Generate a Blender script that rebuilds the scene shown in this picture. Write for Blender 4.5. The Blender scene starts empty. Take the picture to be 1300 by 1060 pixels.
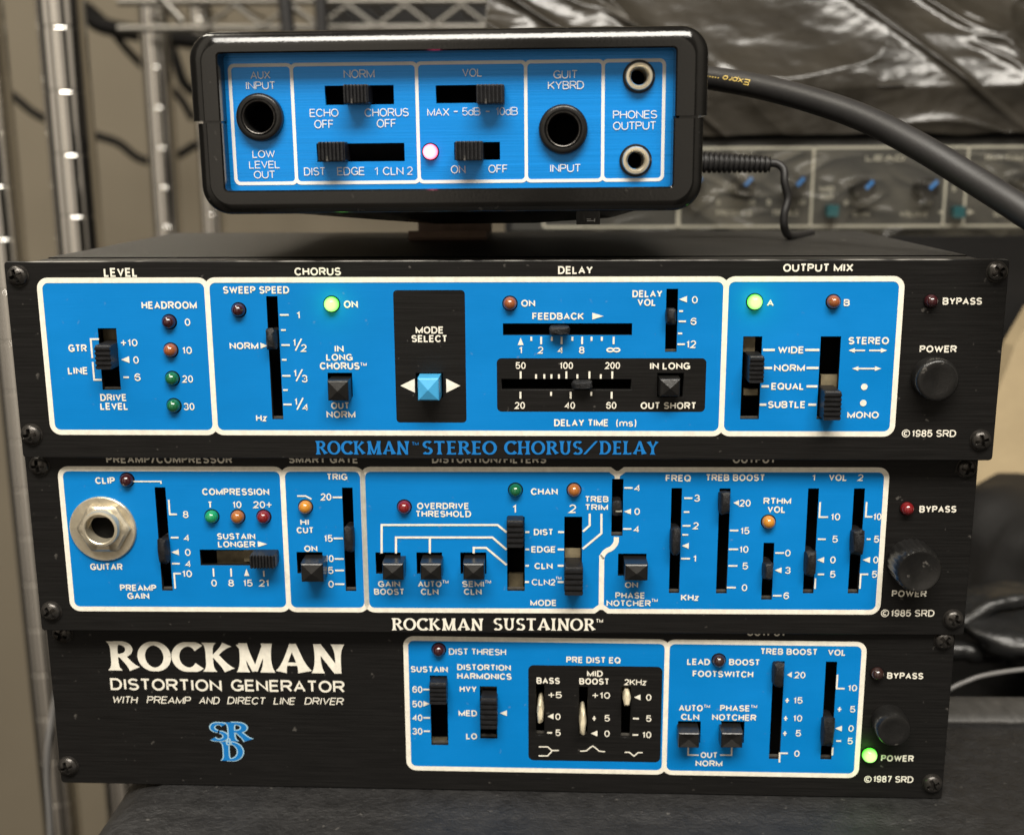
import bpy, bmesh, math, random
from mathutils import Vector, Matrix, noise

K = 0.001                      # everything below is written in millimetres
random.seed(4)
S = bpy.context.scene
COL = S.collection

# ------------------------------------------------------------------ camera
FPX, PITCH, YAW, ROLL = 1468.726, 0.217678, -0.031789, -0.005091
CAM = Vector((10.4419, -251.6911, 42.7313))
_f = Vector((math.sin(YAW)*math.cos(PITCH), math.cos(YAW)*math.cos(PITCH), -math.sin(PITCH)))
_r = Vector((math.cos(YAW), -math.sin(YAW), 0))
_u = _r.cross(_f)
CR = math.cos(ROLL)*_r + math.sin(ROLL)*_u
CU = -math.sin(ROLL)*_r + math.cos(ROLL)*_u
CF = _f
cam = bpy.data.cameras.new('camera')
cam.sensor_width = 36
cam.lens = 36*FPX/1300
cam.clip_start = 0.01
cam.clip_end = 50
cam.dof.use_dof = True
cam.dof.focus_distance = 0.258
cam.dof.aperture_fstop = 15
camo = bpy.data.objects.new('camera', cam)
COL.objects.link(camo)
camo.matrix_world = Matrix(((CR.x, CU.x, -CF.x, CAM.x*K), (CR.y, CU.y, -CF.y, CAM.y*K),
                            (CR.z, CU.z, -CF.z, CAM.z*K), (0, 0, 0, 1)))
S.camera = camo
def ray(px, py):
    return CF + CR*((px-650)/FPX) - CU*((py-530)/FPX)
def at(px, py, Y):             # measured photo point -> where that ray meets the depth Y (mm)
    d = ray(px, py)
    return CAM + d*((Y-CAM.y)/d.y)
def onz(px, py, Z):
    d = ray(px, py)
    return CAM + d*((Z-CAM.z)/d.z)

# ------------------------------------------------------------------ light
W = bpy.data.worlds.new('World')
S.world = W
W.use_nodes = True
nt = W.node_tree
bg = nt.nodes['Background']
tc = nt.nodes.new('ShaderNodeTexCoord')
sp = nt.nodes.new('ShaderNodeSeparateXYZ')
rp = nt.nodes.new('ShaderNodeValToRGB')
mr = nt.nodes.new('ShaderNodeMapRange')
mr.inputs[1].default_value = -1
nt.links.new(tc.outputs['Generated'], sp.inputs[0])
nt.links.new(sp.outputs[2], mr.inputs[0])
nt.links.new(mr.outputs[0], rp.inputs[0])
nt.links.new(rp.outputs[0], bg.inputs[0])
rp.color_ramp.elements[0].position = 0.22
rp.color_ramp.elements[0].color = (0.07, 0.06, 0.05, 1)
rp.color_ramp.elements[1].position = 0.62
rp.color_ramp.elements[1].color = (0.62, 0.57, 0.50, 1)
bg.inputs[1].default_value = 0.18
at2 = nt.nodes.new('ShaderNodeMath'); at2.operation = 'ARCTAN2'
nt.links.new(sp.outputs[0], at2.inputs[0]); nt.links.new(sp.outputs[1], at2.inputs[1])   # 0 = far side, +-pi = behind the camera
mr2 = nt.nodes.new('ShaderNodeMapRange'); mr2.inputs[1].default_value = -math.pi; mr2.inputs[2].default_value = math.pi
nt.links.new(at2.outputs[0], mr2.inputs[0])
rz = nt.nodes.new('ShaderNodeValToRGB'); nt.links.new(mr2.outputs[0], rz.inputs[0])
for k_, (p_, c_) in enumerate(((0, .2), (.02, 10.5), (.055, 11), (.07, .15), (.095, .2), (.115, 7.0), (.165, 7.6), (.185, .2), (.25, .3), (.28, 2.0), (.34, 1.4), (.42, .45), (.60, .35), (.72, .2),
                               (.80, .5), (.84, 4.5), (.88, 4.8), (.895, .12), (.945, .12), (.96, 7.5), (.985, 8.0), (1, .2))):
    c_ = (c_, c_*.96, c_*.90)
    e = rz.color_ramp.elements[0] if k_ == 0 else (rz.color_ramp.elements[1] if k_ == 1 else rz.color_ramp.elements.new(p_))
    e.position = p_; e.color = (*c_, 1)
mul = nt.nodes.new('ShaderNodeMix'); mul.data_type = 'RGBA'; mul.blend_type = 'MULTIPLY'; mul.inputs[0].default_value = 1
nt.links.new(rp.outputs[0], mul.inputs[6]); nt.links.new(rz.outputs[0], mul.inputs[7]); nt.links.new(mul.outputs[2], bg.inputs[0])

def area(name, loc, target, sx, sy, power, col):
    l = bpy.data.lights.new(name, 'AREA')
    l.shape = 'RECTANGLE'; l.size = sx; l.size_y = sy; l.energy = power; l.color = col
    o = bpy.data.objects.new(name, l); COL.objects.link(o)
    o.location = loc
    o.rotation_euler = (Vector(target)-Vector(loc)).to_track_quat('-Z', 'Y').to_euler()
    return o
area('ceiling_lamp', (0.08, -0.86, 1.20), (0, 0, -0.04), 1.25, 0.42, 43, (1.0, 0.95, 0.86))
area('rear_ceiling_lamp', (-0.9, 0.1, 1.5), (-0.1, 0.5, 0), 1.2, 0.22, 20, (1.0, 0.93, 0.80))
S.view_settings.view_transform = 'Standard'
S.view_settings.look = 'None'
S.view_settings.exposure = 0
S.view_settings.gamma = 1
S.cycles.max_bounces = 8

# ------------------------------------------------------------------ materials
def mat(name, col, rough=0.5, metal=0.0, spec=0.5, var=0.0, vscale=(60, 60, 60), bump=0.0, bscale=(800, 800, 800),
        rvar=0.0, coat=0.0, detail=4, emit=None, estr=0, dust=0.0, bdist=0.0004):
    m = bpy.data.materials.new(name); m.use_nodes = True
    n = m.node_tree; b = n.nodes['Principled BSDF']; L = n.links.new
    b.inputs['Base Color'].default_value = (*col, 1)
    b.inputs['Roughness'].default_value = rough
    b.inputs['Metallic'].default_value = metal
    b.inputs['Specular IOR Level'].default_value = spec
    b.inputs['Coat Weight'].default_value = coat
    b.inputs['Coat Roughness'].default_value = 0.08
    t = n.nodes.new('ShaderNodeTexCoord')
    def ns(scale, det=detail):
        mp = n.nodes.new('ShaderNodeMapping'); mp.inputs['Scale'].default_value = scale
        L(t.outputs['Object'], mp.inputs[0])
        x = n.nodes.new('ShaderNodeTexNoise'); x.inputs['Scale'].default_value = 1; x.inputs['Detail'].default_value = det
        x.inputs['Roughness'].default_value = 0.6
        L(mp.outputs[0], x.inputs['Vector']); return x
    src = None
    if var:
        x = ns(vscale); r = n.nodes.new('ShaderNodeMapRange')
        r.inputs[1].default_value = .25; r.inputs[2].default_value = .75
        r.inputs[3].default_value = 1-var; r.inputs[4].default_value = 1+var
        L(x.outputs[0], r.inputs[0])
        h = n.nodes.new('ShaderNodeVectorMath'); h.operation = 'SCALE'; h.inputs[0].default_value = col
        L(r.outputs[0], h.inputs['Scale']); src = h.outputs[0]
    if dust:                   # pale dust specks lying on the surface
        x = ns((420, 420, 420), 2); r = n.nodes.new('ShaderNodeMapRange')
        r.inputs[1].default_value = .69; r.inputs[2].default_value = .76; r.inputs[4].default_value = dust
        L(x.outputs[0], r.inputs[0])
        mx = n.nodes.new('ShaderNodeMix'); mx.data_type = 'RGBA'
        L(r.outputs[0], mx.inputs[0]); mx.inputs[7].default_value = (.30, .28, .25, 1)
        if src: L(src, mx.inputs[6])
        else: mx.inputs[6].default_value = (*col, 1)
        src = mx.outputs[2]
    if src: L(src, b.inputs['Base Color'])
    if rvar:
        x = ns(vscale); r = n.nodes.new('ShaderNodeMapRange')
        r.inputs[1].default_value = .3; r.inputs[2].default_value = .7
        r.inputs[3].default_value = max(.02, rough-rvar); r.inputs[4].default_value = min(1, rough+rvar)
        L(x.outputs[0], r.inputs[0]); L(r.outputs[0], b.inputs['Roughness'])
    if bump:
        x = ns(bscale); bp = n.nodes.new('ShaderNodeBump'); bp.inputs['Strength'].default_value = bump
        bp.inputs['Distance'].default_value = bdist
        L(x.outputs[0], bp.inputs['Height']); L(bp.outputs[0], b.inputs['Normal'])
    if emit:
        b.inputs['Emission Color'].default_value = (*emit, 1); b.inputs['Emission Strength'].default_value = estr
    return m

def add_wear(m, axis, lo, hi, col):      # bare metal showing where the black has rubbed off one edge of a plate
    n = m.node_tree; L = n.links.new; b = n.nodes['Principled BSDF']
    t = n.nodes.new('ShaderNodeTexCoord'); sx = n.nodes.new('ShaderNodeSeparateXYZ'); L(t.outputs['Object'], sx.inputs[0])
    r = n.nodes.new('ShaderNodeMapRange'); r.inputs[1].default_value = lo; r.inputs[2].default_value = hi; L(sx.outputs[axis], r.inputs[0])
    mp = n.nodes.new('ShaderNodeMapping'); mp.inputs['Scale'].default_value = (130, 130, 900); L(t.outputs['Object'], mp.inputs[0])
    x = n.nodes.new('ShaderNodeTexNoise'); x.inputs['Scale'].default_value = 1; x.inputs['Detail'].default_value = 5; L(mp.outputs[0], x.inputs['Vector'])
    r2 = n.nodes.new('ShaderNodeMapRange'); r2.inputs[1].default_value = .42; r2.inputs[2].default_value = .60; L(x.outputs[0], r2.inputs[0])
    mu = n.nodes.new('ShaderNodeMath'); mu.operation = 'MULTIPLY'; L(r.outputs[0], mu.inputs[0]); L(r2.outputs[0], mu.inputs[1])
    mx = n.nodes.new('ShaderNodeMix'); mx.data_type = 'RGBA'; L(mu.outputs[0], mx.inputs[0]); mx.inputs[7].default_value = (*col, 1)
    L(b.inputs['Base Color'].links[0].from_socket, mx.inputs[6]); L(mx.outputs[2], b.inputs['Base Color'])

M = {}
M['plate'] = mat('black_brushed_aluminium', (.0085, .008, .0076), .40, 0, .20, var=.42, vscale=(60, 700, 2200), bump=.10,
                 bscale=(45, 900, 3200), rvar=.06, dust=.22)
add_wear(M['plate'], 2, .02160, .02172, (.24, .23, .21))
M['chassis'] = mat('black_painted_steel', (.022, .021, .019), .45, 0, .5, var=.3, vscale=(30, 300, 90), bump=.3, bscale=(1500, 1500, 1500), dust=.5)
M['blue'] = mat('blue_screen_ink', (.000, .190, .545), .42, 0, .22, rvar=.12, dust=.20, var=.09, vscale=(26, 26, 60), bump=.06, bscale=(60, 900, 2200))
M['ampblue'] = mat('blue_anodised_aluminium', (.000, .255, .76), .30, .22, .5, var=.09, vscale=(10, 900, 1400), bump=.15, bscale=(20, 900, 2600), rvar=.05)
M['white'] = mat('cream_white_ink', (.83, .79, .68), .5, 0, .4, var=.13, vscale=(700, 700, 700))
M['ampwhite'] = mat('silver_white_ink', (.78, .79, .78), .45, 0, .4, var=.06, vscale=(300, 300, 300))
M['lightblue'] = mat('blue_title_ink', (.004, .17, .50), .5, 0, .4, var=.05, vscale=(300, 300, 300))
M['paleblue'] = mat('pale_blue_outline_ink', (.34, .55, .68), .5, 0, .4)
M['lip'] = mat('lit_slot_edge_grey', (.085, .078, .068), .5, .3, .5, var=.5, vscale=(600, 600, 600))  # grey with the light on the slot edges put into the colour
M['dark'] = mat('interior_shade', (.004, .004, .004), .9, 0, .1)  # near-black standing in for the shade inside holes
M['plastic'] = mat('black_switch_plastic', (.011, .011, .012), .42, 0, .3, var=.4, vscale=(700, 700, 700), bump=.3, bscale=(2500, 2500, 2500), dust=.45)
M['lever'] = mat('worn_black_lever_plastic', (.012, .012, .013), .5, 0, .3, var=.6, vscale=(900, 900, 900), bump=.5, bscale=(2200, 2200, 2200), dust=.8)
M['gloss'] = mat('glossy_black_plastic', (.007, .0066, .006), .09, 0, .5, var=.3, vscale=(60, 60, 60), bump=.05, bscale=(1800, 1800, 1800), rvar=.05, dust=.10)
M['button'] = mat('black_button_plastic', (.011, .0105, .010), .28, 0, .4, var=.3, vscale=(300, 300, 300), bump=.12, bscale=(1800, 1800, 1800), dust=.35)
M['bluebutton'] = mat('sky_blue_button_plastic', (.06, .36, .66), .35, 0, .5, var=.06, vscale=(400, 400, 400))
M['cream'] = mat('ivory_lever_plastic', (.72, .64, .46), .45, 0, .5, var=.12, vscale=(500, 500, 500))
M['nickel'] = mat('tarnished_nickel', (.66, .59, .45), .36, .75, .5, var=.18, vscale=(220, 220, 220), bump=.12, bscale=(900, 900, 900), rvar=.12)
M['ring'] = mat('nickel_jack_ring', (.72, .65, .50), .36, .75, .5, var=.12, vscale=(500, 500, 500))
M['carrier'] = mat('tan_switch_board', (.20, .165, .10), .6, .2, .5, var=.4, vscale=(350, 350, 350))
M['screw'] = mat('blackened_screw_steel', (.06, .055, .05), .28, .7, .5, var=.5, vscale=(700, 700, 700), bump=.2, bscale=(1500, 1500, 1500))
M['chrome'] = mat('chrome_steel', (.78, .76, .72), .09, 1, .5, rvar=.04, vscale=(40, 40, 40))
M['groove'] = mat('rolled_groove_steel', (.42, .41, .38), .34, 1, .5)
M['chrome2'] = mat('dull_chrome_wire', (.20, .19, .17), .35, .8, .5)
M['wall'] = mat('beige_wall_paint', (.195, .168, .124), .8, 0, .3, var=.05, vscale=(6, 6, 6), bump=.1, bscale=(300, 300, 300))
M['rubber'] = mat('black_rubber_cable', (.017, .016, .016), .50, 0, .5, var=.2, vscale=(200, 200, 200), bump=.1, bscale=(1200, 1200, 1200))
M['loosecable'] = mat('matt_black_cable', (.006, .0055, .005), .7, 0, .12)
M['gold'] = mat('yellow_print_ink', (.62, .45, .12), .5)
M['vinyl'] = mat('black_leather_grain_vinyl', (.0165, .016, .016), .50, 0, .42, var=.35, vscale=(260, 260, 260), bump=1.0, bscale=(520, 640, 640), rvar=.1, detail=9, dust=.2, bdist=.0006)
M['vinyl2'] = mat('grey_worn_vinyl', (.055, .053, .050), .55, 0, .5, var=.4, vscale=(300, 120, 120), bump=.6, bscale=(700, 700, 700), detail=8)
M['bag'] = mat('shiny_black_vinyl', (.012, .012, .012), .25, 0, .5, bump=.5, bscale=(160, 160, 160), detail=6, bdist=.002)
M['tan'] = mat('tan_cardboard', (.42, .33, .20), .8, 0, .3, var=.15, vscale=(40, 40, 40))
M['greycable'] = mat('grey_cable', (.17, .165, .16), .4, 0, .5)
M['brown'] = mat('brown_metal_clip', (.34, .23, .17), .5, .0, .5, var=.15, vscale=(300, 300, 300))
M['amphead'] = mat('dark_grey_panel', (.030, .029, .025), .5, 0, .5, var=.15, vscale=(40, 40, 40))
M['headbody'] = mat('black_textured_cabinet', (.0075, .007, .0068), .6, 0, .25, bump=.4, bscale=(700, 700, 700))
M['offwhite'] = mat('off_white_print', (.34, .325, .26), .6)
M['bluemark'] = mat('blue_pointer_paint', (.03, .16, .42), .5)
M['teal'] = mat('teal_button_plastic', (.008, .075, .085), .4)
M['film'] = None

def led(name, col, rough=.18, trans=.0):
    return mat(name, col, rough, 0, .6, coat=.6)
M['led_dark'] = led('dark_red_lens', (.035, .006, .008))
M['led_red'] = led('red_lens', (.17, .008, .010))
M['led_brown'] = led('dark_brown_lens', (.028, .012, .010))
M['led_orange'] = led('orange_lens', (.34, .115, .022))
M['led_rust'] = led('rust_lens', (.26, .075, .022))
M['led_amber'] = led('amber_lens', (.52, .21, .02))
M['led_green'] = led('green_lens', (.006, .11, .040))
M['led_lgreen'] = led('bright_green_lens', (.01, .26, .10))
def lit(name, tip, rim, s):    # a lit lens: the die behind the tip burns hotter than the rim (object space)
    m = mat(name, rim, .2)
    n = m.node_tree; b = n.nodes['Principled BSDF']
    t = n.nodes.new('ShaderNodeTexCoord'); sx = n.nodes.new('ShaderNodeSeparateXYZ')
    r = n.nodes.new('ShaderNodeValToRGB')
    n.links.new(t.outputs['Generated'], sx.inputs[0]); n.links.new(sx.outputs[1], r.inputs[0])
    r.color_ramp.elements[0].position = .12; r.color_ramp.elements[0].color = (*tip, 1)
    r.color_ramp.elements[1].position = .85; r.color_ramp.elements[1].color = (*rim, 1)
    n.links.new(r.outputs[0], b.inputs['Emission Color']); b.inputs['Emission Strength'].default_value = s
    return m
M['lit_green'] = lit('lit_green_lens', (.50, 1.0, .26), (.05, .62, .02), 1.9)
M['lit_red'] = lit('lit_red_lens', (1.0, .56, .68), (1.0, .015, .10), 2.0)

# ------------------------------------------------------------------ mesh helpers
def link_mesh(name, me, m, parent=None, smooth=False):
    mats = m if isinstance(m, (list, tuple)) else [m]
    me.materials.clear()
    for x in mats: me.materials.append(x)
    o = bpy.data.objects.new(name, me); COL.objects.link(o)
    if parent: o.parent = parent
    if smooth:
        me.polygons.foreach_set('use_smooth', [True]*len(me.polygons))
        if smooth != 2:
            try: me.set_sharp_from_angle(angle=math.radians(38))
            except Exception: pass
    me.update()
    return o

class MB:
    def __init__(s): s.v = []; s.f = []; s.mi = []
    def add(s, v, f, mi=0):
        n = len(s.v); s.v += [tuple(c*K for c in p) for p in v]
        s.f += [tuple(i+n for i in q) for q in f]; s.mi += [mi]*len(f)
    def build(s, name, m, parent=None, smooth=False, fix=True):
        me = bpy.data.meshes.new(name); me.from_pydata(s.v, [], s.f)
        me.polygons.foreach_set('material_index', s.mi)
        if fix:
            b = bmesh.new(); b.from_mesh(me); bmesh.ops.recalc_face_normals(b, faces=b.faces); b.to_mesh(me); b.free()
        return link_mesh(name, me, m, parent, smooth)
    def box(s, x0, x1, y0, y1, z0, z1, mi=0):
        s.add([(x0,y0,z0),(x1,y0,z0),(x1,y1,z0),(x0,y1,z0),(x0,y0,z1),(x1,y0,z1),(x1,y1,z1),(x0,y1,z1)],
              [(0,1,5,4),(1,2,6,5),(2,3,7,6),(3,0,4,7),(4,5,6,7),(3,2,1,0)], mi)
    def flat(s, pts, y, mi=0):              # a convex polygon in the face plane, facing -y
        n = len(pts); s.add([(x, y, z) for x, z in pts], [tuple(range(n))], mi)
    def lathe(s, prof, cx, cz, seg=40, mi=0, cap=False):   # prof: (radius, y); axis along y
        v = []; f = []
        for r, y in prof:
            for i in range(seg):
                a = 2*math.pi*i/seg; v.append((cx+r*math.cos(a), y, cz+r*math.sin(a)))
        for j in range(len(prof)-1):
            for i in range(seg):
                i2 = (i+1) % seg; f.append((j*seg+i, j*seg+i2, (j+1)*seg+i2, (j+1)*seg+i))
        if cap: f.append(tuple(range((len(prof)-1)*seg, len(prof)*seg)))
        s.add(v, f, mi)
    def loft(s, loops, mi=0, cap0=False, cap1=True):
        n = len(loops[0]); v = [p for l in loops for p in l]; f = []
        for j in range(len(loops)-1):
            for i in range(n):
                i2 = (i+1) % n; f.append((j*n+i, j*n+i2, (j+1)*n+i2, (j+1)*n+i))
        if cap0: f.append(tuple(range(n)))
        if cap1: f.append(tuple(range((len(loops)-1)*n, len(loops)*n)))
        s.add(v, f, mi)
    def tube(s, pts, r, seg=14, mi=0, caps=True):
        pts = [Vector(p) for p in pts]; rr = r if isinstance(r, (list, tuple)) else [r]*len(pts)
        loops = []; up = Vector((0, 0, 1)); t0 = (pts[1]-pts[0]).normalized()
        if abs(t0.dot(up)) > .9: up = Vector((0, 1, 0))
        nrm = (up - t0*up.dot(t0)).normalized()
        for i, p in enumerate(pts):
            t = (pts[min(i+1, len(pts)-1)]-pts[max(i-1, 0)]).normalized()
            nrm = (nrm - t*nrm.dot(t)).normalized(); b = t.cross(nrm)
            loops.append([tuple(p+(nrm*math.cos(2*math.pi*k/seg)+b*math.sin(2*math.pi*k/seg))*rr[i]) for k in range(seg)])
        s.loft(loops, mi, caps, caps)

def catmull(pts, n=8):
    P = [Vector(p) for p in pts]; P = [2*P[0]-P[1]]+P+[2*P[-1]-P[-2]]; out = []
    for i in range(1, len(P)-2):
        for k in range(n):
            t = k/n
            out.append(.5*((2*P[i])+(P[i+1]-P[i-1])*t+(2*P[i-1]-5*P[i]+4*P[i+1]-P[i+2])*t*t+(3*P[i]-P[i-1]-3*P[i+1]+P[i+2])*t**3))
    out.append(P[-2]); return out

def fill2d(name, loops, y, thick, m, parent, bevel=0.0, res=2, smooth=False):
    """Flat plate in the face plane with the holes given as further loops; front face at depth y."""
    c = bpy.data.curves.new(name, 'CURVE'); c.dimensions = '2D'; c.fill_mode = 'BOTH'
    if thick:
        c.extrude = (thick/2-bevel)*K
        if bevel: c.bevel_depth = bevel*K; c.bevel_resolution = res; c.offset = -bevel*K
    for lp in loops:
        sp_ = c.splines.new('POLY'); sp_.points.add(len(lp)-1); sp_.use_cyclic_u = True
        for q, (x, z) in zip(sp_.points, lp): q.co = (x*K, z*K, 0, 1)
    o = bpy.data.objects.new(name, c); COL.objects.link(o)
    dg = bpy.context.evaluated_depsgraph_get()
    me = bpy.data.meshes.new_from_object(o.evaluated_get(dg))
    bpy.data.objects.remove(o); bpy.data.curves.remove(c)
    me.name = name
    me.transform(Matrix(((1, 0, 0, 0), (0, 0, -1, (y+thick/2)*K), (0, 1, 0, 0), (0, 0, 0, 1))))
    return link_mesh(name, me, m, parent, smooth)

def rpoly(pts, rad, n=6):
    """Polygon with rounded corners; rad is one radius or one per corner."""
    N = len(pts); R = rad if isinstance(rad, (list, tuple)) else [rad]*N; out = []
    for i in range(N):
        p = Vector(pts[i]); a = Vector(pts[i-1])-p; b = Vector(pts[(i+1) % N])-p; r = R[i]
        if r <= 0: out.append(tuple(p)); continue
        la, lb = a.length, b.length; a.normalize(); b.normalize()
        ang = a.angle(b); d = min(r/math.tan(ang/2), la*.5, lb*.5); rr = d*math.tan(ang/2)
        p0 = p+a*d; p1 = p+b*d; cdir = (a+b).normalized(); c = p+cdir*(rr/math.sin(ang/2))
        v0 = p0-c; v1 = p1-c
        a0 = math.atan2(v0.y, v0.x); a1 = math.atan2(v1.y, v1.x); da = (a1-a0+math.pi) % (2*math.pi)-math.pi
        for k in range(n+1):
            t = a0+da*k/n; out.append((c.x+rr*math.cos(t), c.y+rr*math.sin(t)))
    return out
def inset(pts, t):
    """Move every edge of a polygon inwards by t (mitred)."""
    N = len(pts); area2 = sum(pts[i][0]*pts[(i+1) % N][1]-pts[(i+1) % N][0]*pts[i][1] for i in range(N))
    sg = 1 if area2 > 0 else -1; out = []
    for i in range(N):
        p = Vector(pts[i]); e0 = (p-Vector(pts[i-1])).normalized(); e1 = (Vector(pts[(i+1) % N])-p).normalized()
        n0 = Vector((-e0.y, e0.x))*sg; n1 = Vector((-e1.y, e1.x))*sg
        m_ = (n0+n1); m_ = m_/max(.3, m_.length_squared)*2
        out.append((p.x+m_.x*t, p.y+m_.y*t))
    return out
def rect(cx, cz, w, h): return [(cx-w/2, cz-h/2), (cx+w/2, cz-h/2), (cx+w/2, cz+h/2), (cx-w/2, cz+h/2)]
def circ(cx, cz, r, n=32): return [(cx+r*math.cos(2*math.pi*i/n), cz+r*math.sin(2*math.pi*i/n)) for i in range(n)]

def tag(o, label=None, cat=None, group=None, kind=None):
    if label: o['label'] = label
    if cat: o['category'] = cat
    if group: o['group'] = group
    if kind: o['kind'] = kind
    return o
def empty(name, loc, rot=(0, 0, 0)):
    o = bpy.data.objects.new(name, None); COL.objects.link(o); o.empty_display_size = .01
    o.location = Vector(loc)*K; o.rotation_euler = rot; return o

# ------------------------------------------------------------------ lettering
def arc(cx, cy, rx, ry, a0, a1, n=12):
    return [(cx+rx*math.cos(math.radians(a0+(a1-a0)*i/n)), cy+ry*math.sin(math.radians(a0+(a1-a0)*i/n))) for i in range(n+1)]
def O_(x0=0, x1=1, y0=0, y1=1): return arc((x0+x1)/2, (y0+y1)/2, (x1-x0)/2, (y1-y0)/2, 90, 450, 24)
_D = [(0, 1), (.45, 1)] + arc(.45, .5, .55, .5, 90, -90)[1:] + [(0, 0), (0, 1)]
_P = [(0, 1), (.6, 1)] + arc(.62, .74, .38, .26, 90, -90)[1:] + [(0, .48)]
_S = arc(.5, .755, .47, .245, 25, 255, 14) + arc(.5, .255, .5, .255, 80, -155, 14)
_3 = arc(.48, .75, .46, .25, 160, -80, 12) + arc(.48, .265, .52, .265, 80, -165, 14)
_6 = arc(.55, .60, .55, .40, 35, 180, 12) + [(0, .33)] + arc(.5, .31, .5, .31, 180, 540, 20)
SANS = {
 'A': (.78, [[(0, 0), (.5, 1), (1, 0)], [(.19, .32), (.81, .32)]]),
 'B': (.72, [[(0, 0), (0, 1), (.58, 1)]+arc(.58, .76, .36, .24, 90, -90)[1:]+[(0, .52)], [(.55, .52)]+arc(.6, .26, .4, .26, 90, -90)+[(0, 0)]]),
 'C': (.78, [arc(.53, .5, .53, .5, 38, 322, 20)]),
 'D': (.76, [_D]),
 'E': (.64, [[(1, 1), (0, 1), (0, 0), (1, 0)], [(0, .52), (.9, .52)]]),
 'F': (.60, [[(1, 1), (0, 1), (0, 0)], [(0, .5), (.88, .5)]]),
 'G': (.82, [arc(.52, .5, .52, .5, 40, 345, 22), [(.55, .45), (1, .45), (1, 0)]]),
 'H': (.74, [[(0, 0), (0, 1)], [(1, 0), (1, 1)], [(0, .52), (1, .52)]]),
 'I': (.2, [[(.5, 0), (.5, 1)]]),
 'J': (.56, [[(1, 1), (1, .3)]+arc(.5, .3, .5, .3, 0, -180)]),
 'K': (.74, [[(0, 0), (0, 1)], [(1, 1), (.05, .4)], [(.3, .58), (1, 0)]]),
 'L': (.58, [[(0, 1), (0, 0), (1, 0)]]),
 'M': (.88, [[(0, 0), (0, 1), (.5, .05), (1, 1), (1, 0)]]),
 'N': (.76, [[(0, 0), (0, 1), (1, 0), (1, 1)]]),
 'O': (.84, [O_()]),
 'P': (.68, [[(0, 0)]+_P]),
 'Q': (.84, [O_(), [(.6, .28), (1, -.05)]]),
 'R': (.74, [[(0, 0)]+_P, [(.55, .48), (1, 0)]]),
 'S': (.70, [_S]),
 'T': (.66, [[(.5, 0), (.5, 1)], [(0, 1), (1, 1)]]),
 'U': (.74, [[(0, 1), (0, .36)]+arc(.5, .36, .5, .36, 180, 360)+[(1, 1)]]),
 'V': (.74, [[(0, 1), (.5, 0), (1, 1)]]),
 'W': (1.08, [[(0, 1), (.26, 0), (.5, .95), (.74, 0), (1, 1)]]),
 'X': (.74, [[(0, 0), (1, 1)], [(0, 1), (1, 0)]]),
 'Y': (.74, [[(0, 1), (.5, .46), (1, 1)], [(.5, .46), (.5, 0)]]),
 'Z': (.66, [[(0, 1), (1, 1), (0, 0), (1, 0)]]),
 '0': (.60, [O_()]),
 '1': (.36, [[(.75, 0), (.75, 1), (.1, .72)]]),
 '2': (.60, [arc(.5, .7, .48, .3, 165, -35, 12)+[(0, 0), (1, 0)]]),
 '3': (.60, [_3]),
 '4': (.62, [[(.76, 0), (.76, 1), (0, .3), (1, .3)]]),
 '5': (.62, [[(.95, 1), (.12, 1), (.05, .50)]+arc(.48, .32, .52, .32, 118, -155, 16)]),
 '6': (.60, [_6]),
 '7': (.58, [[(0, 1), (1, 1), (.35, 0)]]),
 '8': (.60, [O_(.06, .94, .53, 1), O_(0, 1, 0, .53)]),
 '9': (.60, [[(1-x, 1-y) for x, y in _6]]),
 '+': (.66, [[(.5, .06), (.5, .90)], [(0, .48), (1, .48)]]),
 '-': (.50, [[(0, .5), (1, .5)]]),
 '/': (.50, [[(0, -.05), (1, 1.05)]]),
 '(': (.26, [arc(1, .5, 1, .68, 110, 250, 10)]),
 ')': (.26, [arc(0, .5, 1, .68, 70, -70, 10)]),
 '&': (.74, [[(1, 0), (.2, .72)]+arc(.45, .8, .27, .2, 180, 0, 8)+[(.68, .66), (.1, .42)]+arc(.42, .24, .42, .24, 140, 300, 10)+[(.98, .42)]]),
 '\u221e': (1.1, [O_(0, .5, .22, .78), O_(.5, 1, .22, .78)]),
 'm': (.90, [[(0, 0), (0, .7)], [(0, .45)]+arc(.25, .45, .25, .25, 180, 0, 8)+[(.5, 0)], [(.5, .45)]+arc(.75, .45, .25, .25, 180, 0, 8)+[(1, 0)]]),
 's': (.52, [[(x, y*.7) for x, y in _S]]),
 'z': (.52, [[(0, .7), (1, .7), (0, 0), (1, 0)]]),
 'd': (.58, [O_(0, 1, 0, .7), [(1, 0), (1, 1)]]),
 'x': (.56, [[(0, 0), (1, .7)], [(0, .7), (1, 0)]]),
 'p': (.58, [O_(0, 1, 0, .7), [(0, .7), (0, -.3)]]),
 'r': (.36, [[(0, 0), (0, .7)], [(0, .4)]+arc(.9, .4, .9, .3, 180, 95, 6)]),
 'o': (.60, [O_(0, 1, 0, .7)]),
}
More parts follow.
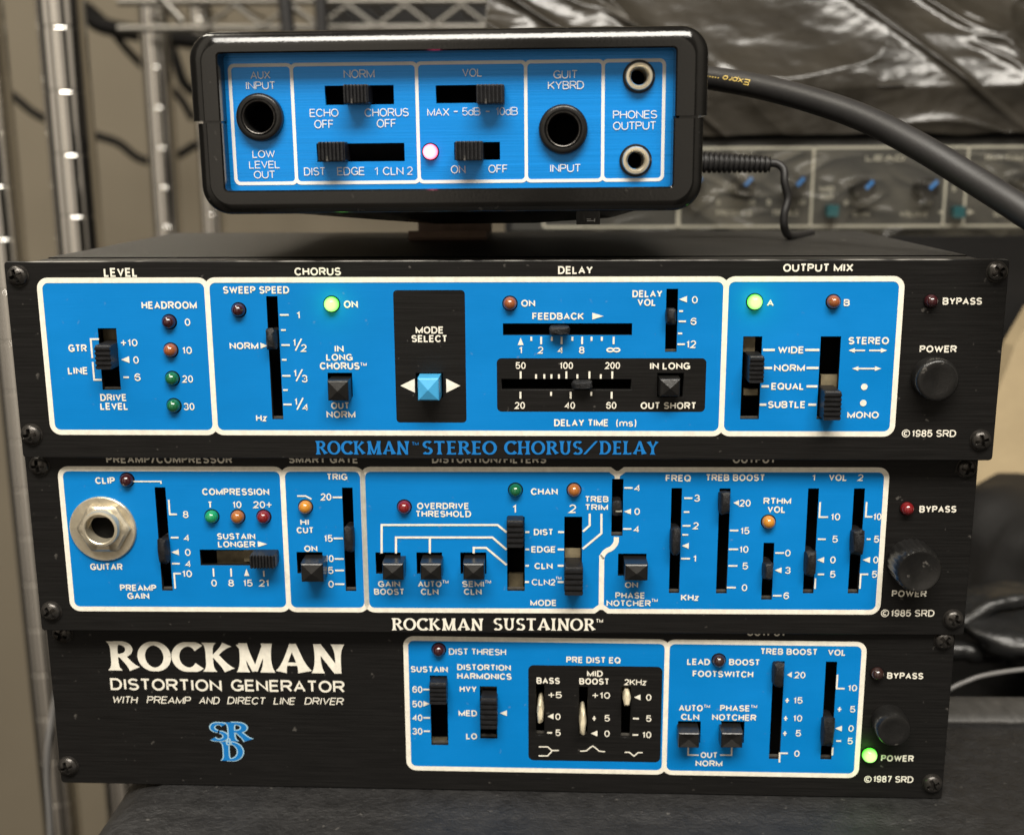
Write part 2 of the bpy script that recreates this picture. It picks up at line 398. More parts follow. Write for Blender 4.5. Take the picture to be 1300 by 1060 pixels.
def ribbon(pts, w):
    """Quads along a polyline of constant width with mitred joints -> (left, right) point lists."""
    P = [Vector(p) for p in pts]
    Q = [P[0]]
    for p in P[1:]:
        if (p-Q[-1]).length > 1e-5: Q.append(p)
    P = Q; closed = (P[0]-P[-1]).length < 1e-4 and len(P) > 3
    if closed: P = P[:-1]
    n = len(P); L = []; R = []
    for i in range(n):
        if closed: a, b = P[i-1], P[(i+1) % n]
        else: a, b = P[max(i-1, 0)], P[min(i+1, n-1)]
        d0 = (P[i]-a); d1 = (b-P[i])
        if d0.length < 1e-7: d0 = d1
        if d1.length < 1e-7: d1 = d0
        d0.normalize(); d1.normalize()
        n0 = Vector((-d0.y, d0.x)); n1 = Vector((-d1.y, d1.x)); m_ = n0+n1
        ls = max(.22, m_.length_squared); m_ = m_/ls*2
        L.append(P[i]+m_*w/2); R.append(P[i]-m_*w/2)
    if closed: L.append(L[0]); R.append(R[0])
    return L, R
_zc = [0]
def put_ribbon(mb, pts, w, y, mi=0, lim=None):
    L, R = ribbon(pts, w)
    if lim: L = [Vector((a.x, min(lim[1], max(lim[0], a.y)))) for a in L]; R = [Vector((a.x, min(lim[1], max(lim[0], a.y)))) for a in R]
    _zc[0] = (_zc[0]+1) % 5; yy = y-_zc[0]*.006
    v = []; f = []
    for a, b in zip(L, R): v += [(a.x, yy, a.y), (b.x, yy, b.y)]
    for i in range(len(L)-1): f.append((2*i, 2*i+1, 2*i+3, 2*i+2))
    mb.add(v, f, mi)
def text_width(s, gap, sp_): return sum(SANS[c][0] if c != ' ' else sp_ for c in s)+gap*(len(s)-1)
def put_text(mb, s, x0, x1, z0, h, wt, y, slant=0.0, mi=0, fn=None):
    """Write s between x0 and x1 on baseline z0 with cap height h (all mm)."""
    gap = .04+wt*.32; sp_ = .26; tw = text_width(s, gap, sp_); k = (x1-x0)/(tw*h); cx = 0; st = wt*h
    for c in s:
        if c == ' ': cx += sp_+gap; continue
        w, strokes = SANS[c]; gw = w*h*k; bx = x0+cx*h*k
        for p in strokes:
            q = []
            for u, v in p:
                yv = st/2+v*(h-st); xv = bx+st/2+u*(gw-st) if gw > st*1.05 else bx+gw/2
                q.append((xv+slant*yv, z0+yv))
            lim = (z0, z0+h) if c in 'AMNVWKXYZ1247' else None
            if fn: fn(q, st)
            else: put_ribbon(mb, q, st, y, mi, lim)
        cx += w+gap

# flared roman capitals for the titles: strokes carry their own changing width
def stem(x, y0=0, y1=1, w=.17, fl=.36):
    n = 10; P = []; Wd = []
    for i in range(n+1):
        t = i/n; e = abs(2*t-1); P.append((x, y0+(y1-y0)*t)); Wd.append(w+(fl-w)*e**5)
    return P, Wd
def diag(a, b, w0, w1, f0=0, f1=0):
    n = 10; P = []; Wd = []
    for i in range(n+1):
        t = i/n; P.append((a[0]+(b[0]-a[0])*t, a[1]+(b[1]-a[1])*t))
        Wd.append(w0+(w1-w0)*t+f0*(1-t)**5+f1*t**5)
    return P, Wd
def bowl(cx, cy, rx, ry, a0, a1, thick, thin, f0=0, f1=0, n=22):
    P = []; Wd = []
    for i in range(n+1):
        t = i/n; a = math.radians(a0+(a1-a0)*t); P.append((cx+rx*math.cos(a), cy+ry*math.sin(a)))
        Wd.append(thin+(thick-thin)*abs(math.cos(a))+f0*(1-t)**5+f1*t**5)
    return P, Wd
def bar(x0, x1, y, w=.10, f0=0, f1=0): return diag((x0, y), (x1, y), w, w, f0, f1)
ROMAN = {
 'R': (.80, [stem(.20), bowl(.36, .735, .24, .215, 90, -90, .17, .10), bar(.2, .36, .95), bar(.2, .36, .52), diag((.40, .52), (.72, .04), .15, .17, 0, .14)]),
 'O': (.88, [bowl(.44, .5, .345, .45, 0, 360, .18, .11, n=32)]),
 'C': (.78, [bowl(.46, .5, .36, .45, 42, 318, .18, .11, .10, .10)]),
 'K': (.84, [stem(.20), diag((.30, .50), (.68, .97), .10, .12, 0, .16), diag((.36, .56), (.72, .04), .16, .17, 0, .14)]),
 'M': (1.06, [diag((.22, 0), (.22, 1), .13, .13, .2, .05), diag((.20, .99), (.53, .04), .19, .13, .1, 0), diag((.53, .04), (.84, .99), .10, .14), diag((.86, 0), (.86, 1), .18, .18, .2, .1)]),
 'A': (.90, [diag((.14, .02), (.46, 1), .10, .12, .18, 0), diag((.45, 1), (.76, .02), .18, .18, 0, .18), bar(.25, .64, .30, .09)]),
 'N': (.88, [diag((.19, 0), (.19, 1), .13, .13, .2, .06), diag((.18, .97), (.70, .04), .19, .17), diag((.72, 0), (.72, 1), .12, .12, .02, .22)]),
 'S': (.66, [bowl(.34, .735, .215, .215, 35, 262, .16, .12, .05, 0), bowl(.32, .27, .235, .22, 82, -145, .17, .12, 0, .06)]),
 'T': (.74, [stem(.37), bar(.06, .68, .945, .11, .12, .12)]),
 'E': (.66, [stem(.20), bar(.2, .58, .95, .10, 0, .12), bar(.2, .52, .51, .09, 0, .10), bar(.2, .60, .05, .10, 0, .12)]),
 'U': (.84, [diag((.2, .34), (.2, 1), .17, .17, 0, .18), bowl(.42, .33, .22, .28, 180, 360, .16, .11), diag((.64, .33), (.64, 1), .13, .13, 0, .18)]),
 'H': (.88, [stem(.20), stem(.68), bar(.2, .68, .52, .09)]),
 'D': (.84, [stem(.20), bowl(.36, .5, .345, .45, 90, -90, .18, .10), bar(.2, .36, .95), bar(.2, .36, .05)]),
 'L': (.64, [stem(.20), bar(.2, .58, .05, .10, 0, .14)]),
 'Y': (.78, [diag((.12, .98), (.39, .46), .18, .15, .14, 0), diag((.66, .98), (.39, .46), .11, .11, .16, 0), diag((.39, .48), (.39, 0), .17, .17, 0, .2)]),
 'I': (.40, [stem(.20)]),
 '/': (.50, [diag((.02, 0), (.48, 1), .09, .09)]),
}
def put_roman(mb, s, x0, x1, z0, h, y, mi=0, grow=0.0, gap=.02):
    tw = sum(ROMAN[c][0] if c != ' ' else .34 for c in s)+gap*(len(s)-1)
    k = (x1-x0)/(tw*h); cx = 0
    for c in s:
        if c == ' ': cx += .34+gap; continue
        w, strokes = ROMAN[c]
        for P, Wd in strokes:
            _zc[0] = (_zc[0]+1) % 5; yy = y-_zc[0]*.006; v = []; f = []
            n = len(P); ws = .5*(1+k)
            for i in range(n):
                a = Vector(P[max(i-1, 0)]); b = Vector(P[min(i+1, n-1)]); d = (b-a).normalized(); nr = Vector((-d.y, d.x))
                p = Vector(P[i])
                for sgn in (1, -1):
                    q = p+nr*sgn*(Wd[i]+grow)/2
                    q.y = max(-grow*.5, min(1+grow*.5, q.y))
                    v.append((x0+(cx+q.x)*h*k, yy, z0+q.y*h))
            for i in range(n-1): f.append((2*i, 2*i+1, 2*i+3, 2*i+2))
            mb.add(v, f, mi)
        cx += w+gap

# ------------------------------------------------------------------ faces with printed panels and controls
class Face:
    """A front face: measures photo points on its plane and collects holes, print and controls."""
    def __init__(s, root, origin, yaw, roll=0.0, y0=0.0, wt=.20, ink='white'):
        s.root = root; s.y0 = y0; s.wt = wt
        s.O = Vector(origin); s.R = Matrix.Rotation(yaw, 3, 'Z') @ Matrix.Rotation(roll, 3, 'Y'); s.Ri = s.R.transposed()
        s.holes = []; s.slots = []; s.ink = MB(); s.inkmat = M[ink]; s.windows = []
    def P(s, px, py, h=0.0):
        c = s.Ri @ (CAM-s.O); d = s.Ri @ ray(px, py)
        p = c+d*((s.y0-h-c.y)/d.y); return p.x, p.z
    def mm(s, px, py, n=1.0): return (s.P(px+n/2, py)[0]-s.P(px-n/2, py)[0])
    def T(s, text, cx, cy, w, h=8.6, wt=None, slant=0):
        x0 = s.P(cx-w/2, cy)[0]; x1 = s.P(cx+w/2, cy)[0]; zc = s.P(cx, cy)[1]; hh = h*s.mm(cx, cy)*1.03
        wt = wt or (s.wt*.78 if any(ch.isdigit() for ch in text) else s.wt)
        put_text(s.ink, text, x0, x1, zc-hh/2, hh, wt, s.y0-.16, slant)
        return x1, zc+hh/2
    def TM(s, cx, cy, w=8, h=4.4): s.T('TM', cx, cy, w, h, .17)
    def line(s, pts, w=2.4):
        k = s.mm(*pts[0]); put_ribbon(s.ink, [s.P(*p) for p in pts], w*k, s.y0-.16)
    def htick(s, x0, x1, y, w=2.2):
        a, z = s.P(x0, y); b, _ = s.P(x1, y); put_ribbon(s.ink, [(a, z), (b, z)], w*s.mm(x0, y), s.y0-.16)
    def vtick(s, x, y0, y1, w=2.2):
        a, z0 = s.P(x, y0); _, z1 = s.P(x, y1); put_ribbon(s.ink, [(a, z0), (a, z1)], w*s.mm(x, y0), s.y0-.16)
    def elbow(s, pts, w=2.2):
        q = [s.P(*p) for p in pts]; o = [q[0]]
        for p in q[1:]:
            l = o[-1]; o.append((p[0], l[1]) if abs(p[0]-l[0]) > abs(p[1]-l[1]) else (l[0], p[1]))
        put_ribbon(s.ink, o, w*s.mm(*pts[0]), s.y0-.16)
    def tri(s, x0, x1, y, hh, d):
        (a, z), (b, _) = s.P(x0, y), s.P(x1, y); k = hh*s.mm(x0, y); yy = s.y0-.17
        if d == 'L': p = [(a, z), (b, z-k), (b, z+k)]
        elif d == 'R': p = [(b, z), (a, z+k), (a, z-k)]
        else:                                                # up: x0,x1 = left/right, hh = height in px, y = base
            p = [(a, z), (b, z), ((a+b)/2, z+k)]
        s.ink.flat(p, yy)
    def dot(s, x, y, r):
        c = s.P(x, y); s.ink.flat(circ(c[0], c[1], r*s.mm(x, y), 20)[::-1], s.y0-.17)
    def hole(s, cx, cy, w, h, rad=0.0, window=False):
        k = s.mm(cx, cy); x, z = s.P(cx, cy); kz = abs(s.P(cx, cy-5)[1]-s.P(cx, cy+5)[1])/10
        lp = rect(x, z, w*k, h*kz)
        if rad: lp = rpoly(lp, rad*k)
        (s.windows if window else s.holes).append((x, z, lp))
        if h > 55 and not window: s.slots.append((x, z, w*k, h*kz))
        return x, z, w*k, h*kz
    def round_hole(s, cx, cy, r):
        x, z = s.P(cx, cy); s.holes.append((x, z, circ(x, z, r)))
    def inside(s, lp, x, z):
        c = False; n = len(lp)
        for i in range(n):
            (xa, za), (xb, zb) = lp[i], lp[(i+1) % n]
            if (za > z) != (zb > z) and x < (xb-xa)*(z-za)/(zb-za)+xa: c = not c
        return c
    def in_windows(s, x, z): return any(s.inside(w[2], x, z) for w in s.windows)
    def section(s, poly, r, t, parent, blue, border, zoff=0.0):
        out = rpoly(poly, r); ip = inset(poly, t)
        ri = [max(.3, q-t) for q in r] if isinstance(r, (list, tuple)) else max(.4, r-t)
        inn = rpoly(ip, ri)
        fill2d('panel_border', [out, inn], s.y0-.105-zoff, 0, border, parent)
        mid = rpoly(inset(poly, t*.45), max(.6, (r if not isinstance(r, (list, tuple)) else max(r))-t*.45)) if not isinstance(r, (list, tuple)) else \
            rpoly(inset(poly, t*.45), [max(.5, q-t*.45) for q in r])
        loops = [mid]+[h[2] for h in s.holes if s.inside(mid, h[0], h[1]) and not s.in_windows(h[0], h[1])]
        loops += [w[2] for w in s.windows if s.inside(mid, w[0], w[1])]
        fill2d('printed_panel', loops, s.y0-.05, 0, blue, parent)
    # ---- controls
    def glow(s, o, col, p=.00050):
        l = bpy.data.lights.new('indicator_glow', 'POINT'); l.energy = p; l.color = col; l.shadow_soft_size = .0012
        g = bpy.data.objects.new('indicator_glow', l); COL.objects.link(g); g.parent = o; g.location = (0, -.0042, 0)
    def led(s, cx, cy, r, m, h=1.7, label=None):
        x, z = s.P(cx, cy, .6); R = r*s.mm(cx, cy); y = s.y0
        mb = MB(); mb.lathe([(R, -.05), (R, -.35)]+[(R*math.cos(a), -.35-h*math.sin(a)) for a in [i*math.pi/2/9 for i in range(1, 9)]]+[(R*.02, -.35-h)], 0, 0, 28, 0, True)
        o = mb.build('indicator_light', m, s.root, 2); o.location = Vector((x, y, z))*K
        if label: o['label'] = label
        bz = MB(); bz.lathe([(R*1.16, -.01), (R*1.13, -.13), (R*1.0, -.14)], 0, 0, 28)
        b = bz.build('hole_shadow_ring', M['dark'], o, True)  # dark ring painting the hole's shadow round the lens
        return o
    def cap(s, cx, cy, w, l, vertical=True, h=4.2, n=5, mat_='plastic', name='switch_knob', grooves=.55):
        """Ridged slide switch knob; cx, cy is the middle of its front as measured, w across and l along the slot (px)."""
        k = s.mm(cx, cy)*.985; x, z = s.P(cx, cy, h); w *= k; l *= k
        prof = [(-l/2, 3.0), (-l/2, -h+.7)]
        pitch = l/n
        for i in range(n):
            a = -l/2+i*pitch
            prof += [(a+pitch*.16, -h), (a+pitch*.62, -h), (a+pitch*.72, -h+grooves)]
            if i < n-1: prof += [(a+pitch*1.02, -h+grooves)]
        prof += [(l/2, -h+.7), (l/2, 3.0)]
        c = min(.22, w*.08); mb = MB(); N = len(prof); lo = []
        for q, sc in ((-w/2, .94), (-w/2+c, 1), (w/2-c, 1), (w/2, .94)):
            lp = []
            for a, y in prof:
                yy = y if y > -h+grooves+.01 else y
                a2 = a*sc; y2 = s.y0+(yy if yy > 0 else yy*(.985 if sc < 1 else 1))
                lp.append((q, y2, a2) if vertical else (a2, y2, q))
            lo.append(lp)
        mb.loft(lo, 0, True, True)
        o = mb.build(name, M[mat_], s.root); o.location = Vector((x, 0, z))*K; return o
    def lever(s, cx, cy, w, l, vertical=True, h=3.6, mat_='lever', name='slider_knob', seed=0):
        """Worn lever of a slide potentiometer: a blunt wedge with an irregular tip."""
        k = s.mm(cx, cy); x, z = s.P(cx, cy, h*.6); w *= k; l *= k; rd = random.Random(seed*7+int(cx))
        mb = MB(); lo = []
        for y, sw, sl, sh in ((4, .95, .72, 0), (0, .95, .80, 0), (-h*.55, .92, .98, 0), (-h*.85, .80, .9, .03), (-h, .52, .62, .05)):
            q = [(-.5, -.5), (-.22, -.56), (.22, -.56), (.5, -.5), (.53, 0), (.5, .5), (.22, .56), (-.22, .56), (-.5, .5), (-.53, 0)]
            lp = []
            for a, b in q:
                j = rd.uniform(-.05, .05) if y < -1 else 0
                aa = (a*sw+j)*w*(1 if mat_ != 'cream' else (.95 if abs(b) < .3 else (.50 if b > 0 else .72))); bb = (b*sl*.93+j)*l+sh*l; yy = s.y0+y+(rd.uniform(-.22, .22) if y < -1 else 0)
                lp.append((aa, yy, bb) if vertical else (bb, yy, aa))
            lo.append(lp)
        mb.loft(lo, 0, True, True)
        o = mb.build(name, M[mat_], s.root, True); o.location = Vector((x, 0, z))*K; return o
    def button(s, cx, cy, w, hpx, h=6.0, mat_='button', label=None, raised=True):
        k = s.mm(cx, cy); x, z = s.P(cx, cy, h); a = w*k/2*.97; b = hpx*k/2*.97; mb = MB(); lo = []
        for y, d in ((5, 0), (-h+.5, 0), (-h+.18, .10), (-h, .32)):
            lo.append([(-a+d, y, -b+d), (a-d, y, -b+d), (a-d, y, b-d), (-a+d, y, b-d)])
        n0 = 0; mb.loft(lo, 0, True, False)
        i = len(mb.v)-4; mb.v.append((0, (-h-(.75 if raised else -.6))*K, 0)); t = len(mb.v)-1
        for j in range(4): mb.f.append((i+j, i+(j+1) % 4, t)); mb.mi.append(0)
        o = mb.build('push_button', M[mat_], s.root); o.location = Vector((x, s.y0, z))*K
        if label: o['label'] = label
        return o
    def screw(s, cx, cy, r=12.6):
        x, z = s.P(cx, cy, 1.2); R = r*s.mm(cx, cy); mb = MB(); NR, NA = 13, 56; v = [(0, 0, 0)]*0; f = []
        a0 = random.uniform(0, 1.5)
        for i in range(NR+1):
            rr = R*i/NR
            for j in range(NA):
                a = 2*math.pi*j/NA; px_, pz_ = rr*math.cos(a), rr*math.sin(a)
                ca, sa = math.cos(a0), math.sin(a0); u_, w_ = px_*ca+pz_*sa, -px_*sa+pz_*ca
                t = rr/R; y = -1.55*math.sqrt(max(0, 1-(t*.93)**2))-.1
                lim = .62*R; wd = .16*R
                if (abs(u_) < wd and abs(w_) < lim) or (abs(w_) < wd and abs(u_) < lim): y += 1.15
                v.append((px_, y, pz_))
        for j in range(NA): v.append((R*math.cos(2*math.pi*j/NA), -.02, R*math.sin(2*math.pi*j/NA)))
        for i in range(NR+1):
            for j in range(NA):
                j2 = (j+1) % NA; f.append((i*NA+j, i*NA+j2, (i+1)*NA+j2, (i+1)*NA+j))
        mb.add(v, f); mb.lathe([(R*1.10, -.01), (R*1.08, -.16), (R*.9, -.17)], 0, 0, 32)
        o = mb.build('screw', M['screw'], s.root, True); o.location = Vector((x, s.y0, z))*K; return o
    def carrier(s, cx, cy, w, h, y=2.6):
        x, z = s.P(cx, cy, -y); k = s.mm(cx, cy); mb = MB(); mb.box(-w*k/2, w*k/2, y, y+1.2, -h*k/2, h*k/2)
        o = mb.build('switch_slide', M['carrier'], s.root); o.location = Vector((x, s.y0, z))*K
    def finish_ink(s, parent, name='lettering'):
        return s.ink.build(name, s.inkmat, parent, fix=False)

HW, HH = 109.0, 21.8
def rack_unit(name, label, origin, yaw):
    root = empty(name, origin, (0, 0, yaw)); tag(root, label, 'rack unit', 'rack units stacked under the small amplifier')
    return root, Face(root, origin, yaw)
def rack_body(F, ts=1.6, low=0.0):
    o = fill2d('faceplate', [rpoly(rect(0, -low/2, 2*HW, 2*HH+low), .8, 3)]+[h[2] for h in F.holes], 0, ts, M['plate'], F.root, .18, 1)
    for sx, sz, sw, sh in F.slots:                                   # grey piece added as the lit lower edge of each slot
        q = MB(); q.box(-sw/2+.05, sw/2-.05, .9, 1.55, 0, .38); q = q.build('lit_slot_end', M['lip'], o); q.location = Vector((sx, 0, sz-sh/2+.02))*K
    mb = MB()
    mb.box(-HW+5, HW-5, ts+.02, 11.6, -HH, HH-.25)
    mb.f.pop(0); mb.mi.pop(0)                                        # open behind the slots
    mb.box(-HW+5, HW-5, 11.62, 104, -HH, HH-.02)
    mb.f.pop(6-1); mb.mi.pop(6-1)
    mb.build('chassis', M['chassis'], F.root)
    mb = MB(); mb.box(-HW+6, HW-6, 9, 9.5, -HH+.5, HH-1.2); mb.build('shade_backing', M['dark'], F.root)  # black sheet painting the shade behind the slots
    return o
def panel(F, plate, xs, z0, z1, t=1.18, r=2.5):
    for i in range(len(xs)-1):
        F.section([(xs[i]-t/2, z0), (xs[i+1]+t/2, z0), (xs[i+1]+t/2, z1), (xs[i]-t/2, z1)], r, t, plate, M['blue'], M['white'], .012*(i % 2))

# ================================================================== top unit
root, F = rack_unit('rack_unit', 'black rack unit with chorus, delay and output mix sections, topmost of the three', (0, 0, 0), 0)
U1 = root
sl = F.hole
sl(139, 456, 23.4, 78); sl(349, 455, 14.2, 156); sl(432, 488.5, 31, 30.5)
sl(545.3, 489.5, 33.5, 31); sl(852.5, 407, 14.8, 80); sl(720.3, 418, 164, 15); sl(718.8, 488.2, 164, 13); sl(851, 489, 32.5, 30)
sl(953.5, 480, 24, 105); sl(1052, 480, 25.5, 105)
sl(546.2, 453.5, 90, 168, 5, True); sl(763, 489, 265, 68, 6, True)
T = F.T
T('LEVEL', 153.5, 346, 43, 11); T('HEADROOM', 215, 387.5, 70, 9.3)
T('0', 238.3, 409, 7, 9); T('10', 237.7, 444.7, 12.4, 9); T('20', 238.5, 481, 13.6, 9); T('30', 240.3, 516, 13.8, 9)
T('+10', 164, 435, 21.6, 9); F.tri(154, 164.5, 456.5, 4.3, 'L'); T('0', 173, 457, 7, 9); F.htick(157, 164, 478.8); T('6', 175, 478.8, 7.6, 9.4)
T('GTR', 98.8, 442, 23.5, 9.2); T('LINE', 99.2, 470.5, 25.4, 9)
F.elbow([(126, 430.5), (115.5, 430.5), (115.5, 454.5)], 2.3); F.elbow([(118, 459.5), (118, 482), (129.5, 482)], 2.3)
T('DRIVE', 144.4, 504.5, 33.5, 8.8); T('LEVEL', 145.3, 515.7, 35.4, 8.8)
T('CHORUS', 403.5, 344.8, 59, 9.8); T('SWEEP SPEED', 325.3, 368.2, 84, 9)
F.htick(355.5, 366.6, 399.8); T('1', 379, 400, 5.2, 9); F.htick(357, 363, 419)
def frac(den, x, y):
    T('1', x-6.6, y-3.2, 4.0, 9.2); F.line([(x-5.2, y+7), (x+2.4, y-8)], 1.8); T(den, x+5.4, y+3.8, 7.4, 9.4)
F.htick(357.5, 368, 438); frac('2', 380.5, 438); F.htick(358, 364, 456.7); F.htick(358.5, 369, 477); frac('3', 381.5, 476.8)
F.htick(359.5, 365.5, 495); F.htick(360, 370.5, 513.3); frac('4', 382.5, 513)
T('NORM', 310, 439, 36.4, 8.6); F.tri(331, 340, 438.8, 3.8, 'R'); T('Hz', 332, 530.5, 13.5, 8.2)
T('ON', 445.5, 386.3, 17.7, 9.2); T('IN', 430.6, 442.7, 11.6, 8.6); T('LONG', 431, 453.5, 33.5, 8.6); T('CHORUS', 431.4, 464.5, 50.4, 9); F.TM(461.5, 462.4)
T('OUT', 432, 514.8, 23, 8.4); T('NORM', 433, 526, 36.5, 8.8)
T('MODE', 545.5, 419, 35.4, 8.8); T('SELECT', 545.2, 429.9, 45.4, 8.8)
F.tri(508.4, 526.7, 489.5, 9, 'L'); F.tri(566.6, 584.5, 489.5, 9, 'R')
T('DELAY', 730.5, 343, 44, 9.8); T('ON', 670.5, 385, 17.5, 8.6)
T('DELAY', 821.8, 373, 38, 8.8); T('VOL', 821, 384, 23.5, 8.8)
F.tri(862, 872, 380, 4.2, 'L'); T('0', 882, 380.7, 7.4, 9); F.htick(862, 867, 395); F.htick(861.5, 870.7, 408); T('6', 880.4, 408, 7.4, 9)
F.htick(860.5, 866, 423.3); F.htick(860, 869.4, 437); T('12', 877.3, 437, 12.5, 9.6)
T('FEEDBACK', 708.5, 401.5, 65.4, 8.8); F.tri(752, 766, 401.3, 4.4, 'R')
F.tri(657.3, 664.7, 438, 9.5, 'U')
for x in (687, 713, 739, 779): F.vtick(x, 427.5, 437, 2.4)
for x in (674.5, 700.7, 726.6, 751, 764): F.vtick(x, 427.5, 432.7, 2.4)
for s_, x in (('1', 661), ('2', 686.3), ('4', 711.5), ('8', 738.5)): T(s_, x, 444.4, 5 if s_ == '1' else 7, 8.8)
T('\u221e', 778.6, 444.2, 18, 9.5)
T('50', 661, 464, 12.8, 8.6); T('100', 719, 464, 17, 8.6); T('200', 777.6, 464, 19, 8.6); T('IN LONG', 850.5, 464.5, 51, 8.8)
for x in (661, 719, 748.3, 777.3): F.vtick(x, 471.3, 480.5, 2.4)
for x in (680.5, 691, 700, 709.6, 733, 762.7): F.vtick(x, 475, 480.5, 2.4)
for x in (660.7, 724.5, 776.5): F.vtick(x, 497.3, 506, 2.4)
for x in (699.6, 750.6): F.vtick(x, 497.3, 502.3, 2.4)
T('20', 660, 514.5, 13, 8.8); T('40', 723.5, 514.5, 13, 8.8); T('60', 776, 514.5, 13, 8.8); T('OUT SHORT', 848.5, 514.8, 70.6, 8.8)
T('DELAY TIME', 738, 536.5, 69, 9); T('(ms)', 795, 537, 25.5, 8.8, .16)
T('OUTPUT MIX', 1038.5, 340, 89, 10); T('A', 977.8, 384.5, 8.6, 8.6); T('B', 1074.8, 384.3, 7.6, 8.6)
for s_, x, y, w, a, b, c, d in (('WIDE', 1004, 444.2, 33, 968.5, 983.5, 1022, 1040), ('NORM', 1002, 467, 39, 969, 980, 1023.7, 1039),
                                ('EQUAL', 999.8, 490.3, 41.5, 966.5, 976, 1023.7, 1037.5), ('SUBTLE', 998.6, 513.5, 47.7, 964.3, 972.6, 1026, 1036)):
    T(s_, x, y, w, 8.9); F.htick(a, b, y, 3); F.htick(c, d, y, 3)
T('STEREO', 1102.6, 432.5, 51.4, 9.2); T('MONO', 1095.4, 526.6, 40, 8.9)
def arrow(x0, x1, y, l, r):
    F.htick(x0+(3 if l else 0), x1-(3 if r else 0), y, 2)
    if l: F.tri(x0, x0+8, y, 3, 'L')
    if r: F.tri(x1-8, x1, y, 3, 'R')
arrow(1077, 1098, 444.8, 1, 0); arrow(1103, 1126, 444.8, 0, 1); arrow(1081.5, 1118.5, 467.8, 1, 1)
F.dot(1097, 491, 4.2); F.dot(1095.7, 511.5, 4.2)
T('BYPASS', 1221.5, 382.4, 50, 9, .2); T('POWER', 1190.8, 443, 47, 8.8, .2)
def copyright(F, text, x, y, w):
    h = 9; k = w/68.0; c = F.P(x-w/2+5.2*k, y); r = 4.6*F.mm(x, y)*k
    put_ribbon(F.ink, [(c[0]+r*u, c[1]+r*v) for u, v in arc(0, 0, 1, 1, 0, 360, 20)], 1.1*F.mm(x, y), F.y0-.16)
    put_ribbon(F.ink, [(c[0]+r*.45*u, c[1]+r*.5*v) for u, v in arc(0, 0, 1, 1, 45, 315, 14)], 1.5*F.mm(x, y), F.y0-.16)
    F.T(text, x+6.3*k, y, w-12.6*k, 9.0, .165)
copyright(F, '1985 SRD', 1179, 550, 69)
plate = rack_body(F, low=.75)
xs = [F.P(54, 452)[0], F.P(268, 452)[0], F.P(918.7, 452)[0], F.P(1140, 452)[0]]
panel(F, plate, [-102.1+.6, xs[1], xs[2], 87.1-.6], -17.14, 18.3)
F.finish_ink(plate)
tm = MB()
a = F.P(400.5, 576.5); b = F.P(520, 576.5); hh = 16.6*F.mm(620, 568)
def roman_line(F, mb, words, yb, hpx, grow=0.0):
    for s_, x0, x1 in words:
        a = F.P(x0, yb); b = F.P(x1, yb); put_roman(mb, s_, a[0], b[0], a[1], hpx*F.mm(x0, yb)*1.03, F.y0-.16, 0, grow)
roman_line(F, tm, [('ROCKMAN', 400.5, 520), ('STEREO', 536, 631), ('CHORUS', 640, 740), ('/', 741, 758), ('DELAY', 760, 836)], 576.6, 17)
x0, z0 = F.P(523, 565); put_text(tm, 'TM', x0, x0+1.5, z0, .75, .15, F.y0-.16)
tm.build('title_lettering', M['lightblue'], plate, fix=False)
# controls
for x, y, m in ((214, 409, 'led_dark'), (216, 445, 'led_rust'), (218, 481, 'led_green'), (220, 515.5, 'led_green'), (302.4, 394, 'led_dark'),
                (647.3, 385.6, 'led_rust'), (1058.5, 383.5, 'led_rust'), (1182.5, 382.6, 'led_dark')):
    F.led(x, y, 8.6, M[m])
F.glow(F.led(420.6, 386.5, 9.4, M['lit_green'], label='green light lit above the chorus switch'), (.25, 1, .12))
F.glow(F.led(958.5, 383.6, 9.6, M['lit_green'], label='green light lit beside the letter A'), (.25, 1, .12))
F.cap(130, 454.5, 19.5, 31, True, 5.0, 5)
F.lever(344.5, 431, 13, 28, True, 2.6); F.lever(852, 402, 13.5, 21, True, 2.4); F.lever(710, 420, 12, 26, False, 2.6); F.lever(739, 489, 11, 26, False, 2.6)
F.button(429, 496.3, 27, 26.5, 4.6); F.button(543.7, 494.6, 27.5, 29.5, 5.2, 'bluebutton', 'sky blue mode button'); F.button(850.6, 492.6, 26.5, 23.5, 3.6)
F.cap(961, 470, 18.5, 35, True, 4.6, 6); F.cap(1057.5, 516, 21.5, 38, True, 5.0, 6)
F.carrier(951, 437, 15, 20); F.carrier(953, 498, 18, 8); F.carrier(1053, 487, 22, 22); F.carrier(140, 428, 18, 20, 4)
def round_button(F, cx, cy, rpx, h, dish=.35):
    x, z = F.P(cx, cy, h); R = rpx*F.mm(cx, cy); mb = MB()
    mb.lathe([(R*1.02, 1), (R*1.02, -h*.7), (R*.99, -h*.88), (R*.93, -h*.97), (R*.84, -h), (R*.6, -h+dish*.5), (R*.3, -h+dish*.9), (.02, -h+dish)], 0, 0, 56)
    o = mb.build('power_button', M['button'], F.root, True); o.location = Vector((x, F.y0, z))*K; return o
round_button(F, 1191.5, 483.6, 27, 4.2)
for x, y in ((20, 351), (37.5, 553), (1268, 345.5), (1247, 560)): F.screw(x, y)

